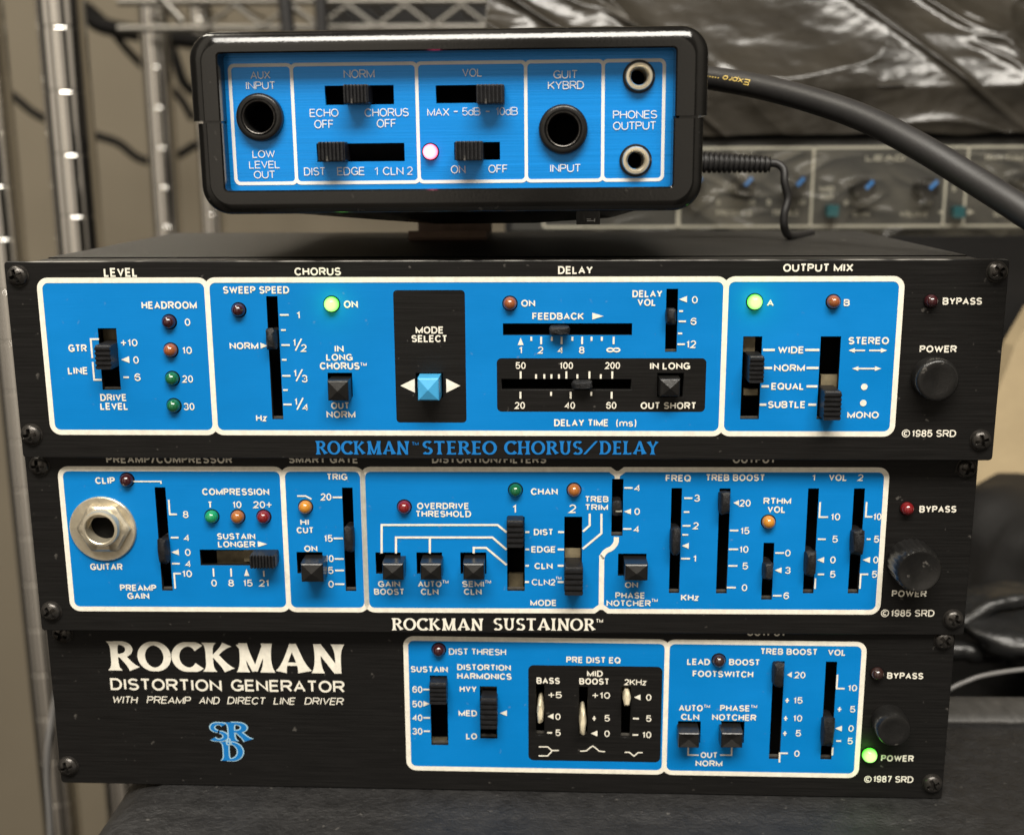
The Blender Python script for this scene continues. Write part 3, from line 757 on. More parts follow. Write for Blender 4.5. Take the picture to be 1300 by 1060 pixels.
# ================================================================== middle unit
O2 = (-1.2080, 4.0260, -43.6275); Y2 = .0068252
root, F = rack_unit('rack_unit', 'black rack unit with metal guitar jack and row of square buttons, middle of the three', O2, Y2)
sl = F.hole; T = F.T
sl(208, 684.5, 13.6, 131); sl(302.6, 707.5, 97, 20); sl(443.3, 685, 13.4, 131); sl(393.5, 714, 33, 27)
sl(493, 714.5, 32, 27); sl(545.2, 714.5, 32.5, 27); sl(601, 714.5, 33, 27); sl(654.9, 703, 22.4, 94); sl(727.5, 703, 22.6, 94)
sl(783.7, 644, 14.4, 72); sl(802.5, 716.5, 36, 28); sl(857.4, 686.6, 13.3, 133); sl(918, 687, 13.8, 133); sl(974.6, 725, 13.6, 72)
sl(1029.3, 687, 13.6, 133); sl(1087, 687, 13.8, 133)
jx, jz = F.P(128.5, 671.5); F.holes.append((jx, jz, circ(jx, jz, 4.2)))
T('PREAMP/COMPRESSOR', 215, 582.6, 160, 10.6); T('SMART GATE', 410.7, 582.6, 88.5, 10.6); T('DISTORTION/FILTERS', 621, 582.6, 145, 10.6); T('OUTPUT', 957.5, 582.6, 55, 10.6)
T('CLIP', 133.7, 609.7, 25, 8.6); F.elbow([(169.5, 610.8), (204.5, 610.8), (204.5, 614)], 1.8); T('GUITAR', 135.3, 719, 41, 8.6)
F.elbow([(214.5, 634), (214.5, 652.5), (225, 652.5)]); T('8', 236, 652.7, 7, 9); F.htick(217, 227, 682); T('4', 237.3, 682.3, 7.2, 9)
F.tri(217.7, 227.3, 700.6, 4, 'L'); T('0', 238.7, 700.7, 7.2, 9); F.htick(218.5, 228.5, 715); T('4', 239, 715.3, 7.2, 9)
F.elbow([(230, 727.6), (221.3, 727.6), (221.3, 746.5)]); T('10', 237.7, 727.8, 12.5, 9)
T('PREAMP', 175.7, 745.7, 46, 8.4); T('GAIN', 175.8, 755.9, 27.7, 8.4); T('COMPRESSION', 299.4, 624, 85, 8.8)
T('T', 267, 640.5, 5.6, 8.6); T('10', 301, 640.3, 11.4, 8.8); T('20+', 333.7, 640.3, 24, 8.8)
T('SUSTAIN', 300, 680.5, 48.5, 8); T('LONGER', 300.6, 690.5, 47.4, 8); F.tri(327.5, 339.5, 690.2, 3.8, 'R')
F.vtick(271, 721, 731.5, 2); F.vtick(293.3, 721, 731.5, 2); F.tri(310.2, 316.8, 730.5, 9.5, 'U'); F.vtick(335, 724, 731.5, 1.8)
T('0', 272, 739.6, 7, 9); T('8', 293.7, 739.6, 7.2, 9); T('15', 314.8, 739.6, 12, 9); T('21', 335.5, 739.6, 12.6, 9)
T('TRIG', 428, 605, 26, 8.4); F.line([(377.5, 629.3), (388, 629.3), (395.6, 633.2)], 1.9); T('HI', 387, 662.5, 11, 8); T('CUT', 387.5, 672.7, 21.4, 8)
T('20', 414, 630.5, 13.6, 9); T('15', 417, 683, 11, 9); T('10', 418.3, 708.6, 11, 9); T('5', 420, 723.6, 7, 9); T('0', 420.5, 741, 7, 9)
for a_, b_, y in ((422.5, 434.5, 631), (423.7, 435.5, 683), (425, 436.5, 709), (425.5, 437, 723.6), (425.5, 437.3, 741)): F.htick(a_, b_, y)
T('ON', 394.7, 696, 16.6, 8); T('OVERDRIVE', 562.5, 642, 66, 8.3); T('THRESHOLD', 563, 652, 70.5, 8.3)
T('CHAN', 691, 623.7, 34, 8.7); T('1', 653.3, 645.4, 5.5, 11, .15); T('2', 727, 645.4, 9, 11, .15); T('TREB', 757.5, 633.3, 30, 7.9); T('TRIM', 757.2, 643.6, 29, 7.9)
for s_, y, w in (('DIST', 675, 24.6), ('EDGE', 697, 31), ('CLN', 718, 23), ('CLN2', 738.5, 30)): T(s_, 690, y, w, 8.2)
F.TM(709, 733.3, 7.5, 4)
for a_, b_, c_, d_, y in ((667, 672, 708.5, 716, 675), (667, 671.8, 708, 716, 697), (667, 671.5, 708, 715.5, 717.6), (666.5, 671.5, 708, 715.5, 738.3)):
    F.htick(a_, b_, y, 2.6); F.htick(c_, d_, y, 2.6)
T('MODE', 690, 764.7, 33.4, 8.2)
for p in ([(484.6, 702), (484.6, 666), (631.8, 666), (643.2, 675.3)], [(502.8, 702), (502.8, 681.8), (625.2, 681.8), (643.2, 697.3)], [(545.8, 682.5), (545.8, 702)],
          [(601.4, 702), (601.4, 695), (617.3, 695), (643.2, 716.7)], [(748.6, 651.7), (748.6, 666.6), (740, 674.4)], [(763.5, 651.7), (763.5, 676.5), (739.6, 696.4)]): F.line(p, 2.7)
T('GAIN', 494, 740.8, 28, 8); T('BOOST', 494.2, 750.6, 38.4, 8.2); T('AUTO', 545.7, 740.8, 30, 8); F.TM(565.5, 738); T('CLN', 545.5, 750.6, 22.5, 8.2)
T('SEMI', 600.7, 740.8, 28, 8); F.TM(619.3, 738); T('CLN', 600.2, 750.6, 22.5, 8.2)
F.htick(792.5, 803, 619); T('4', 809, 619.2, 7.2, 8.8); F.tri(792, 801, 649, 3.8, 'L'); T('0', 808.8, 649, 7, 8.8); F.htick(791, 801.5, 671); T('4', 808, 671.4, 7.2, 8.8)
T('ON', 801.6, 742, 16.6, 7.8); T('PHASE', 800, 755.4, 37.6, 8.2); T('NOTCHER', 798, 765.2, 56, 8.2); F.TM(830.8, 761.5)
T('FREQ', 861, 606.6, 32, 8.8); F.htick(868.5, 879, 632); T('3', 884.8, 632, 7.2, 9); F.htick(868, 875, 649.6); F.htick(866.5, 876.5, 667); T('2', 883.3, 667, 7.2, 9)
F.htick(866, 873.5, 678.4); F.tri(865.5, 874.3, 692.4, 4, 'L'); F.htick(864.5, 876, 708.6); T('1', 882, 708.6, 4.6, 9); T('KHz', 875.6, 758, 22.4, 8.4)
T('TREB BOOST', 933.4, 606, 75, 8.8); F.tri(931, 938, 638, 3.9, 'L'); T('20', 945.8, 638.3, 14, 9); F.htick(926.5, 937.3, 673); T('15', 945.6, 673.3, 11.4, 9)
F.htick(925, 937, 696.8); T('10', 944.2, 697, 11.6, 9); F.htick(924.5, 936, 717.8); T('5', 946, 718, 7, 9); F.htick(922.5, 934, 745.3); T('0', 945, 745.5, 7, 9)
T('RTHM', 986.6, 635.6, 35, 8.4); T('VOL', 985.6, 646.5, 23, 8.6); F.htick(984, 995, 701.5); T('0', 1000, 701.6, 7, 8.8)
F.tri(983.5, 992, 723.4, 4, 'L'); T('3', 1000, 723.5, 7, 9); F.htick(981, 992, 755.6); T('6', 998, 755.7, 7, 9)
T('1', 1033, 606, 4.6, 8.6); T('VOL', 1063.6, 606, 23, 8.6); T('2', 1092.3, 606, 7, 8.6)
F.elbow([(1041, 637), (1041, 656), (1051, 656)]); T('10', 1060.4, 655.7, 12, 9); F.htick(1038, 1048, 684); T('5', 1060, 684, 7, 9); F.tri(1037, 1046, 710.3, 4, 'L')
T('0', 1057.2, 710.3, 7, 9); F.htick(1038, 1046, 728.6); T('5', 1057, 728.6, 7, 9); F.vtick(1035, 733.5, 747)
F.elbow([(1100, 637), (1100, 655.6), (1107.4, 655.6)]); T('10', 1113.6, 655.6, 10.4, 9); F.htick(1100, 1105, 684); T('5', 1112.6, 684, 6.6, 9); F.tri(1095, 1104.3, 710.3, 4, 'L')
T('0', 1111.6, 710.3, 6.6, 9); F.elbow([(1102, 728.6), (1092.5, 728.6), (1092.5, 747)]); T('5', 1110, 728.6, 6.6, 9)
T('BYPASS', 1190.4, 646, 47, 8.8); T('POWER', 1154, 753, 44, 8.8); copyright(F, '1985 SRD', 1152, 777.8, 68)
plate = rack_body(F, low=.5)
d1 = F.P(362.6, 685)[0]; d2 = F.P(463, 685)[0]; z0, z1 = -17.27, 18.24; t = 1.18
x3t = F.P(783.7, 600)[0]; x3b = F.P(763.3, 760)[0]
panel(F, plate, [-101.6+.6, d1, d2], z0, z1)
# the last two sections share one outline, notched above and below their crooked divider
xl, xr = d2-t/2, 89.2
nt_ = 1.15
poly = [(xl, z0), (x3b-1.5, z0), (x3b, z0+nt_), (x3b+1.5, z0), (xr, z0), (xr, z1), (x3t+1.5, z1), (x3t, z1-nt_), (x3t-1.5, z1), (xl, z1)]
F.section(poly, [2.5, .6, .25, .6, 2.5, 2.5, .6, .25, .6, 2.5], t, plate, M['blue'], M['white'], .012)
dv = MB()
zt = F.P(783, 684)[1]
put_ribbon(dv, [(x3t, z1-nt_*.8), (x3t, F.P(783.7, 607.6)[1])], t, -.13)
cv = catmull([(x3t, zt+.5, 0), (x3t-.1, zt-.9, 0), F.P(776.5, 695.5)+(0,), F.P(769, 699.5)+(0,), F.P(764.5, 706)+(0,), (x3b, F.P(763.8, 714)[1], 0), (x3b, z0+nt_*.8, 0)], 6)
put_ribbon(dv, [(p[0], p[1]) for p in cv], t, -.13)
dv.build('panel_border', M['white'], plate, fix=False)
roman_line(F, F.ink, [('ROCKMAN', 497, 613.8), ('SUSTAINOR', 626, 755.5)], 799.4, 15.8)
F.TM(761, 787.5, 9, 5)
F.finish_ink(plate)
for x, y, m in ((160.3, 609.8, 'led_dark'), (268.3, 656.3, 'led_lgreen'), (301.3, 656.5, 'led_orange'), (334.3, 656.5, 'led_red'), (387.4, 644, 'led_amber'),
                (513, 644, 'led_red'), (654.3, 622.6, 'led_green'), (728.8, 622.6, 'led_orange'), (976, 663, 'led_amber'), (1152, 646, 'led_red')):
    F.led(x, y, 8.5, M[m])
F.lever(207, 699, 13, 34, True, 2.8); F.lever(443, 684, 12.5, 34, True, 2.6); F.lever(783.4, 645, 12, 20, True, 1.6); F.lever(857.5, 687, 13, 36, True, 3)
F.lever(920, 638, 14.5, 30, True, 2.9); F.lever(975.3, 725, 13, 22, True, 3); F.lever(1029, 715, 14, 34, True, 2.8); F.lever(1089, 688, 16, 34, True, 2.9)
mk = MB(); x, z = F.P(784, 649.5, 2); mk.box(-.7, .7, -1.75, -1.3, -.12, .12); q = mk.build('knob_line', M['offwhite'], F.root); q.location = Vector((x+.3, -.05, z))*K
F.cap(332.5, 713.8, 17, 32, False, 4.6, 8); F.carrier(306, 707, 62, 17, 4); F.carrier(317, 705, 15, 16)
F.cap(653.8, 679, 21, 36, True, 4.4, 5); F.cap(728.5, 739, 23, 38, True, 4.6, 5); F.carrier(727, 707, 20, 20); F.carrier(655, 737, 19, 18, 5)
F.button(396, 727.3, 28.5, 25, 5.6); F.button(498.7, 726, 27, 22.5, 5.4); F.button(547, 726, 27, 22.5, 5.4); F.button(601.3, 726, 27, 22.5, 5.4); F.button(808, 727, 29.5, 22.5, 5.4)
# knurled power knob
x, z = F.P(1167.5, 725.5, 7); k = F.mm(1167, 725); R = 29.5*k; mb = MB(); NA = 88; lo = []
for y, rs in ((1, 1.04), (-4.8, 1.0), (-5.9, .985), (-6.6, .95), (-7, .88), (-7, .8), (-6.7, .72), (-6.7, .02)):
    lo.append([((R*rs-(.13 if (i % 4) < 2 and rs > .9 else 0))*math.cos(2*math.pi*i/NA), y, (R*rs-(.16 if (i % 4) < 2 and rs > .9 else 0))*math.sin(2*math.pi*i/NA)) for i in range(NA)])
mb.loft(lo, 0, False, True); q = mb.build('power_knob', M['button'], F.root, True); q.location = Vector((x, 0, z))*K
# guitar jack: dished washer, hexagonal nut, threaded sleeve
k = F.mm(130, 671); wx, wz = F.P(130.5, 671.5, .5)
jack = MB(); R = 42*k
jack.lathe([(R, 0), (R, -.5), (R*.97, -.75), (R*.80, -.72), (R*.62, -.8)], 0, 0, 64)
jo = jack.build('guitar_jack', M['nickel'], F.root, True); jo.location = Vector((wx, 0, wz))*K
nx, nz = F.P(131.5, 671, 1.8); nut = MB(); R = 36*k; lo = []
for y, c in ((-.6, 1.0), (-2.1, 1.0), (-2.6, .90), (-2.6, .55)):
    lp = []
    for i in range(48):
        a = 2*math.pi*i/48+.35; sec = (a % (math.pi/3))-math.pi/6; rh = R*.94*math.cos(math.pi/6)/math.cos(sec)
        rr = min(rh, R*.885) if c < 1 else rh
        lp.append((rr*c*math.cos(a), y, rr*c*math.sin(a)))
    lo.append(lp)
nut.loft(lo, 0, False, False); no = nut.build('hex_nut', M['nickel'], jo, True); no.location = Vector((nx-wx, 0, nz-wz))*K
sx_, sz_ = F.P(126.5, 672, 4.4); R = 23*k; sv = MB()
sv.lathe([(R*1.02, -1.5), (R*1.0, -4.0), (R*.96, -4.4), (R*.84, -4.5), (R*.79, -4.3), (R*.77, 5)], 0, 0, 48)
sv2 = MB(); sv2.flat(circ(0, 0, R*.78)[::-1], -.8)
so = sv.build('jack_sleeve', M['ring'], jo, True); so.location = Vector((sx_-wx, 0, sz_-wz))*K
sv2.build('bore_shade', M['dark'], so, fix=False)  # black disc added to paint the shade inside the jack hole
for x, y in ((47.5, 592.5), (63, 778), (1229, 595.5), (1212, 788)): F.screw(x, y, 12)

# ================================================================== bottom unit
O3 = (-2.5998, 7.4761, -87.2550); Y3 = -.0122239
root, F = rack_unit('rack_unit', 'black rack unit with large white lettering and blue emblem, bottom of the three', O3, Y3)
U3 = F
sl = F.hole; T = F.T
sl(557.6, 901.5, 21.8, 88); sl(620.3, 904, 21.8, 66); sl(685.8, 901, 10.4, 64); sl(740.5, 903, 10.8, 62); sl(794.5, 904, 11.5, 64)
sl(986, 901.5, 14.2, 124); sl(1052, 902, 14.2, 124); sl(874.8, 928.5, 29, 27); sl(930, 928.5, 29.5, 27)
sl(755, 906, 169, 121, 7, True)
put = [('DISTORTION', 211, 868.6, 141, 15.6), ('GENERATOR', 365.5, 870.2, 144, 15.6)]
for s_, x, y, w, h in put: T(s_, x, y, w, h, .17)
x0 = 140.5
for s_, a_, b_ in (('WITH', 141, 175), ('PREAMP', 184, 243.5), ('AND', 251.5, 279), ('DIRECT', 286.5, 338), ('LINE', 346, 375), ('DRIVER', 384.5, 437)):
    T(s_, (a_+b_)/2, 887.6+(a_-141)*.0075, (b_-a_)*.93, 9.6, .13, .22)
T('DIST THRESH', 606.3, 826.8, 72.5, 8.4, .16); T('SUSTAIN', 545, 849, 47, 8.2); T('DISTORTION', 614.5, 846.6, 68, 8); T('HARMONICS', 615, 857.8, 69, 8.4)
for s_, y in (('60', 874.5), ('50', 893), ('40', 910.3), ('30', 927.5)): T(s_, 530, y, 12.8, 8.8)
F.htick(537.4, 546, 874.5); F.tri(537.6, 545.5, 892.6, 3.9, 'R'); F.htick(537.6, 546, 910.3); F.htick(538, 546, 927.3)
T('HVY', 594.4, 874, 21.6, 8.2); T('MED', 594, 904.6, 23.5, 8.2); T('LO', 598.8, 933.8, 14, 8.2); F.tri(634.5, 643.6, 904.4, 4, 'L')
T('PRE DIST EQ', 753.4, 837.2, 69, 8.4); T('MID', 755.3, 854.4, 20, 8.2); T('BASS', 696, 863.4, 29.6, 8.4); T('BOOST', 754.4, 864.3, 38, 8.4); T('2KHz', 806.6, 865.3, 27.7, 8)
T('+5', 704.5, 881.4, 17.5, 8.6); F.tri(695, 702.7, 908.6, 4, 'L'); T('0', 708.3, 909, 6.6, 8.8); F.htick(694.7, 701, 929.3); T('5', 708.5, 929.3, 6.6, 8.8)
T('+10', 763, 882, 23, 8.6); T('+', 754.3, 911, 6, 8.6); T('5', 770.8, 911, 6.8, 8.8); F.tri(749.8, 758.4, 930.2, 4, 'L'); T('0', 770.6, 930.5, 6.8, 8.8)
F.tri(804.8, 813, 884.4, 4, 'L'); T('0', 823.5, 884.6, 6.8, 8.8); F.htick(803.5, 811, 911.3); T('5', 823.5, 911.3, 6.8, 8.8); F.htick(803, 810, 932); T('10', 821, 932, 11.6, 8.8)
for p in ([(684, 947.2), (695.3, 947.2), (700.6, 951.8), (709.5, 951.8)], [(683.8, 958.6), (695.3, 958.6), (700.6, 952.6)],
          [(736.5, 952.8), (744.5, 952.2), (749, 948.4), (752.5, 946.2), (756, 948.6), (760.5, 952.6), (768, 953.4)],
          [(793, 954), (799, 954.2), (804.8, 959), (810, 954.5), (815.8, 954.5)]): F.line(p, 1.6)
T('OUTPUT', 973, 802.3, 50, 9.6)
T('LEAD', 886.8, 839.5, 29, 8.4); T('BOOST', 945, 840, 39, 8.4); T('FOOTSWITCH', 917.7, 855, 77, 8.6); T('TREB BOOST', 1001.5, 826.6, 72.3, 8.4); T('VOL', 1062.3, 827.7, 22.8, 8.4)
T('AUTO', 877, 898, 30.5, 8.4); F.TM(897.3, 895.7); T('CLN', 876, 909.4, 23, 8.4); T('PHASE', 933, 898.3, 38, 8.4); F.TM(957, 896); T('NOTCHER', 932, 910, 56, 8.6)
F.elbow([(873.7, 948), (873.7, 957.5), (887, 957.5)], 1.8); F.elbow([(914, 957.5), (928.5, 957.5), (928.5, 948)], 1.8); T('OUT', 900, 957.7, 21.5, 8); T('NORM', 900, 968.2, 34, 8.2)
F.tri(999, 1005, 855.8, 3.9, 'L'); T('20', 1015.4, 856.2, 13.8, 8.8)
for s_, x, xp, y in (('15', 1013, 999.2, 888.3), ('10', 1012.4, 997.2, 911), ('5', 1013.4, 996.2, 930)):
    T('+', xp, y, 6.4, 9); T(s_, x, y, 11.6 if len(s_) > 1 else 6.8, 8.8)
F.elbow([(1000, 955.4), (989.8, 955.4), (989.8, 967)]); T('0', 1011.5, 955.8, 6.8, 8.8)
F.elbow([(1063, 855.5), (1063, 873.3), (1072, 873.3)]); T('10', 1082, 872.6, 11.7, 8.8); T('+', 1065.6, 899.5, 6.4, 9); T('5', 1082.3, 899.6, 6.8, 8.8)
F.tri(1060, 1068.6, 923.9, 4, 'L'); T('0', 1080.2, 923.9, 6.8, 8.8); F.htick(1061.3, 1067.6, 939.7); T('5', 1079.2, 939.9, 6.8, 8.8); F.vtick(1057, 948, 958)
T('BYPASS', 1149, 857.2, 46, 8.6); T('POWER', 1139, 961.8, 41.5, 8.8); copyright(F, '1987 SRD', 1128, 988.3, 62.5)
plate = rack_body(F)
panel(F, plate, [-21.7+.6, F.P(845, 900)[0], 88.6-.6], -16.59, 18.8)
roman_line(F, F.ink, [('ROCKMAN', 137.5, 437.5)], 850.2, 37.4, .022)
F.finish_ink(plate)
for nm, m, gr, yy in (('emblem_outline', 'paleblue', .085, -.10), ('emblem', 'lightblue', .0, -.15)):
    em = MB()
    for c, xa, xb, yb, hp in (('S', 266, 291, 940, 25.5), ('R', 286.5, 319, 940, 25.5), ('D', 281, 311, 964.5, 25.5)):
        a_ = F.P(xa, yb); b_ = F.P(xb, yb); put_roman(em, c, a_[0], b_[0], a_[1], hp*F.mm(xa, yb), yy-(.05 if c == 'D' else 0), 0, gr-(.035 if c == 'S' else 0))
    em.build(nm, M[m], plate, fix=False)
em = MB(); a_ = F.P(287.5, 945); b_ = F.P(295.5, 945); put_text(em, '&', a_[0], b_[0], a_[1], 10*F.mm(290, 940), .16, -.28); em.build('emblem', M['paleblue'], plate, fix=False)
for x, y, m in ((556.8, 825.3, 'led_dark'), (912.8, 838.8, 'led_brown'), (1114, 855.2, 'led_brown')): F.led(x, y, 8.3, M[m])
F.glow(F.led(1104.3, 958.8, 9.4, M['lit_green'], label='green power light lit'), (.25, 1, .12))
F.cap(555.8, 881.5, 21.5, 29, True, 3.6, 5); F.carrier(558, 941, 20, 7, 5)
F.cap(620.5, 907, 21, 42, True, 3.6, 6); F.carrier(620.3, 881, 19, 20)
F.lever(686, 903, 9.5, 30, True, 3.6, 'cream'); F.lever(739.8, 916, 9.5, 33, True, 3.6, 'cream'); F.lever(796, 886.5, 10.5, 18, True, 3.2, 'cream')
F.lever(988.5, 856, 14.5, 34, True, 2.9); F.lever(1051.5, 928, 15.5, 40, True, 2.9)
F.button(874.7, 939.8, 27, 21.5, 4.4, raised=False); F.button(929.3, 939.8, 28, 21.5, 4.4, raised=False)
round_button(F, 1135.5, 928, 21.5, 5.5)
for x, y in ((77, 806), (84.5, 975), (1200, 814.5), (1185, 997)): F.screw(x, y, 11.8)

# ================================================================== small amplifier on top
AO = at(570, 158, -6); AR = -.0048
amp = empty('headphone_amplifier', AO, (0, AR, 0))
tag(amp, 'small glossy black amplifier with recessed blue panel and red light, topmost in stack', 'headphone amplifier')
G = Face(amp, AO, 0, AR, 0.0)
def gz(y): return G.P(570, y)[1]
xl_, xr_ = G.P(239.5, 110)[0], G.P(900.5, 95)[0]
zt, zs, zs2, zb = gz(35.5), gz(150.5), gz(153.5), gz(270.5)
il, ir = G.P(277.5, 110)[0], G.P(858, 100)[0]; it, ib = gz(64.5), gz(240)
lb_l, lb_r = G.P(251, 200)[0], G.P(893.5, 200)[0]; ilb, irb = G.P(285, 238)[0], G.P(854, 234)[0]
DEP = 112
# each shell is a tray bent round the opening, its front outer edge rounded
def upath(x0, x1, ze, zf, r, n=9):
    """Open path down-up-over: from (x0, ze) round two corners at height zf to (x1, ze)."""
    sg = 1 if zf > ze else -1; P = [(x0, ze), (x0, ze+(zf-ze)*.5)]
    for k_ in range(n+1):
        a_ = math.pi-k_*math.pi/2/n; P.append((x0+r+r*math.cos(a_), zf-sg*r+sg*r*math.sin(a_)))
    P.append(((x0+x1)/2, zf))
    for k_ in range(n+1):
        a_ = math.pi/2-k_*math.pi/2/n; P.append((x1-r+r*math.cos(a_), zf-sg*r+sg*r*math.sin(a_)))
    return P+[(x1, ze+(zf-ze)*.5), (x1, ze)]
def shell(name, ox0, ox1, oz, ix0, ix1, iz, ze, r, b, yf, yb):
    cols = [(upath(ix0, ix1, ze, iz, .7), yb), (upath(ix0, ix1, ze, iz, .7), yf+.35), (upath(ix0-.3, ix1+.3, ze, iz+(.3 if iz > ze else -.3), .9), yf)]
    sg = 1 if oz > ze else -1
    ang = [i*5.0 for i in range(19)]; px2 = [0.0]; py2 = [0.0]
    for i in range(18):
        am = math.radians(ang[i]+2.5); ds = .10+(.34 if 14 < ang[i] < 34 else 0)
        px2.append(px2[-1]+ds*math.cos(am)); py2.append(py2[-1]+ds*math.sin(am))
    k2 = b/px2[-1]
    for i in range(19):
        d_ = b-px2[i]*k2; cols.append((upath(ox0+d_, ox1-d_, ze, oz-sg*d_, r-d_*.8), yf+py2[i]*k2))
    cols.append((upath(ox0+.6, ox1-.6, ze, oz-sg*.8, r), yb))
    n_ = len(cols[0][0]); lo_ = [[(c[0][i][0], c[1], c[0][i][1]) for c in cols] for i in range(n_)]
    m_ = MB(); m_.loft(lo_, 0, True, True); return m_.build(name, M['gloss'], amp, True)
shell('upper_shell', xl_, xr_, zt, il, ir, it, zs, 5.6, 3.0, 0, DEP)
shell('lower_shell', lb_l, lb_r, zb, ilb, irb, ib, zs2, 6.0, 2.3, .4, DEP-.6)
mb = MB(); mb.box(lb_l+1.2, lb_l+5, 1.6, DEP-3, zs2-.5, zs+.5); mb.box(lb_r-5, lb_r-1.2, 1.6, DEP-3, zs2-.5, zs+.5)
mb.box(xl_+2, xr_-2, DEP-4, DEP-2, zb+2, zt-2); mb.build('seam_strip', M['gloss'], amp)
# underside hump and clip
mb = MB(); hl, hr = G.P(330, 270)[0], G.P(858, 270)[0]
zu = zb+.3; lo = []
for y, k_ in ((14, 0), (34, 1), (100, 1), (106, .3)):
    d = 4.3*k_; lo.append([(hl-4, y, zu), (hl+20, y, zu-d*.75), (hl+34, y, zu-d), (hr-30, y, zu-d), (hr-12, y, zu-d*.75), (hr, y, zu)])
mb.loft(lo, 0, True, True); mb.build('battery_cover', M['gloss'], amp, True)
ca, cb = at(518, 298, 66), at(617, 298, 66); zf = HH-AO.z
mb = MB(); cx0, cx1 = ca.x-AO.x, cb.x-AO.x
sec = [(72, zf+2.6), (71.4, zf+.9), (72.3, zf+.1), (104, zf+.1), (104, zu-4.2), (96, zu-4.2), (96, zf+1.0), (74, zf+1.0), (73.2, zf+2.6)]
mb.loft([[(x, y, z) for y, z in sec] for x in (cx0, cx1)], 0, True, True); mb.build('belt_clip', M['brown'], amp)
# small power socket tab under the right side
pa = at(745, 279, 12); mb = MB(); x0, z0 = pa.x-AO.x, pa.z-AO.z
mb.box(x0-2.6, x0+2.6, 12, 20, z0-.9, zu+.5); tb = mb.build('socket_tab', M['gloss'], amp)
mb = MB(); put_ribbon(mb, [(x0-.3, z0-.1), (x0+1.4, z0-.1)], .16, 11.9); put_ribbon(mb, [(x0-.3, z0+.25), (x0+.6, z0+.25)], .12, 11.9); put_ribbon(mb, [(x0+1.4, z0-.35), (x0+1.4, z0+.35)], .2, 11.9)
mb.build('socket_mark', M['ampwhite'], tb, fix=False)

F = Face(amp, AO, 0, AR, 5.0, .115, 'ampwhite'); T = F.T
sl = F.hole
def sq(x0, x1, y0, y1): sl((x0+x1)/2, (y0+y1)/2, x1-x0, y1-y0)
sq(412.5, 500, 108.8, 133.3); sq(402, 513.6, 182.3, 205.5); sq(553.3, 640, 108.2, 131.2); sq(576.6, 634.8, 180.8, 203.5)
for x, y, r in ((329.4, 149.5, 20), (715, 164.8, 20), (811.5, 97.3, 10.5), (807.3, 204, 10.5)):
    F.round_hole(x, y, r*F.mm(x, y))
T('AUX', 330.8, 95.7, 25, 9.2); T('INPUT', 330.8, 109, 37.7, 9.2); T('LOW', 335, 196, 28.5, 9); T('LEVEL', 336, 209.4, 39, 9); T('OUT', 336, 222, 27, 9.2)
T('NORM', 456, 94.2, 39, 10); T('ECHO', 411.6, 143.7, 36.5, 9.6); T('OFF', 411.4, 158, 24.5, 10); T('CHORUS', 491, 143.2, 56, 9.8); T('OFF', 490.7, 157, 24.6, 10)
T('DIST', 399.7, 218, 27, 9.7); T('EDGE', 445.7, 217.6, 35, 9.8); T('1', 478, 217.6, 5.6, 9.6); T('CLN', 499.3, 217.4, 26, 9.7); T('2', 520.5, 217, 7, 9.7)
T('VOL', 599.5, 92.7, 25, 9.6); T('MAX', 556.5, 142.8, 27.7, 9.2); F.htick(576.4, 581, 142, 1.4); T('5dB', 598.4, 142, 23, 9.4); F.htick(616.8, 621.6, 142, 1.4); T('10dB', 643.4, 141.6, 28, 9.6)
T('ON', 581.7, 215.4, 18.5, 9.8); T('OFF', 632.3, 214.6, 24.4, 9.8); T('GUIT', 717.9, 95, 30.5, 9.8); T('KYBRD', 718.5, 108.6, 45.7, 9.6); T('INPUT', 717.6, 213.8, 39.3, 9.6)
T('PHONES', 806.2, 145.9, 56, 9.8); T('OUTPUT', 805.5, 160, 54.5, 9.8)
pl = fill2d('face_panel', [rect((il+ir)/2, (zt+zb)/2-.3, ir-il+1.5, it-ib+2.2)]+[h[2] for h in F.holes], 5.0, 1.0, M['ampblue'], amp)
zz0, zz1 = F.P(570, 233)[1], F.P(570, 78)[1]; tt = 4.2*F.mm(570, 150)
X = [F.P(295.5, 158)[0], F.P(373.3, 158)[0], F.P(530.5, 158)[0], F.P(667.8, 158)[0], F.P(765.3, 158)[0], F.P(842, 158)[0]]
br = MB()
for i in range(5):
    out = rpoly([(X[i]-tt/2, zz0), (X[i+1]+tt/2, zz0), (X[i+1]+tt/2, zz1), (X[i]-tt/2, zz1)], 1.3)
    inn = rpoly(inset([(X[i]-tt/2, zz0), (X[i+1]+tt/2, zz0), (X[i+1]+tt/2, zz1), (X[i]-tt/2, zz1)], tt), .75)
    fill2d('panel_border', [out, inn], 4.9-.012*(i % 2), 0, M['ampwhite'], pl)
F.finish_ink(pl)
mb = MB(); mb.box(il-.4, ir+.4, 13, 13.4, ib-.4, it+.4); mb.build('shade_backing', M['dark'], amp)  # black sheet painting the shade behind the panel openings
def slide(cx, cy, w, l, h=4.8, n=7): 
    o = F.cap(cx, cy, w, l, False, h, n, grooves=.7); o.location.y = 0; return o
slide(451, 119.5, 23, 31.5); slide(420, 192.8, 24, 34); slide(622, 119.5, 23.5, 35.5); slide(595, 191.8, 24, 35)
F.glow(F.led(546.2, 193, 9.6, M['lit_red'], 2.0, 'red light lit beside the on switch'), (1, .08, .25), .00026)
def socket(cx, cy, outer_px, prof, m, name):
    x, z = F.P(cx, cy, 1.2); R = outer_px*F.mm(cx, cy); mb = MB()
    mb.lathe([(R*r, y) for r, y in prof], 0, 0, 56)
    o = mb.build(name, m, amp, True); o.location = Vector((x, 5.0, z))*K; return o
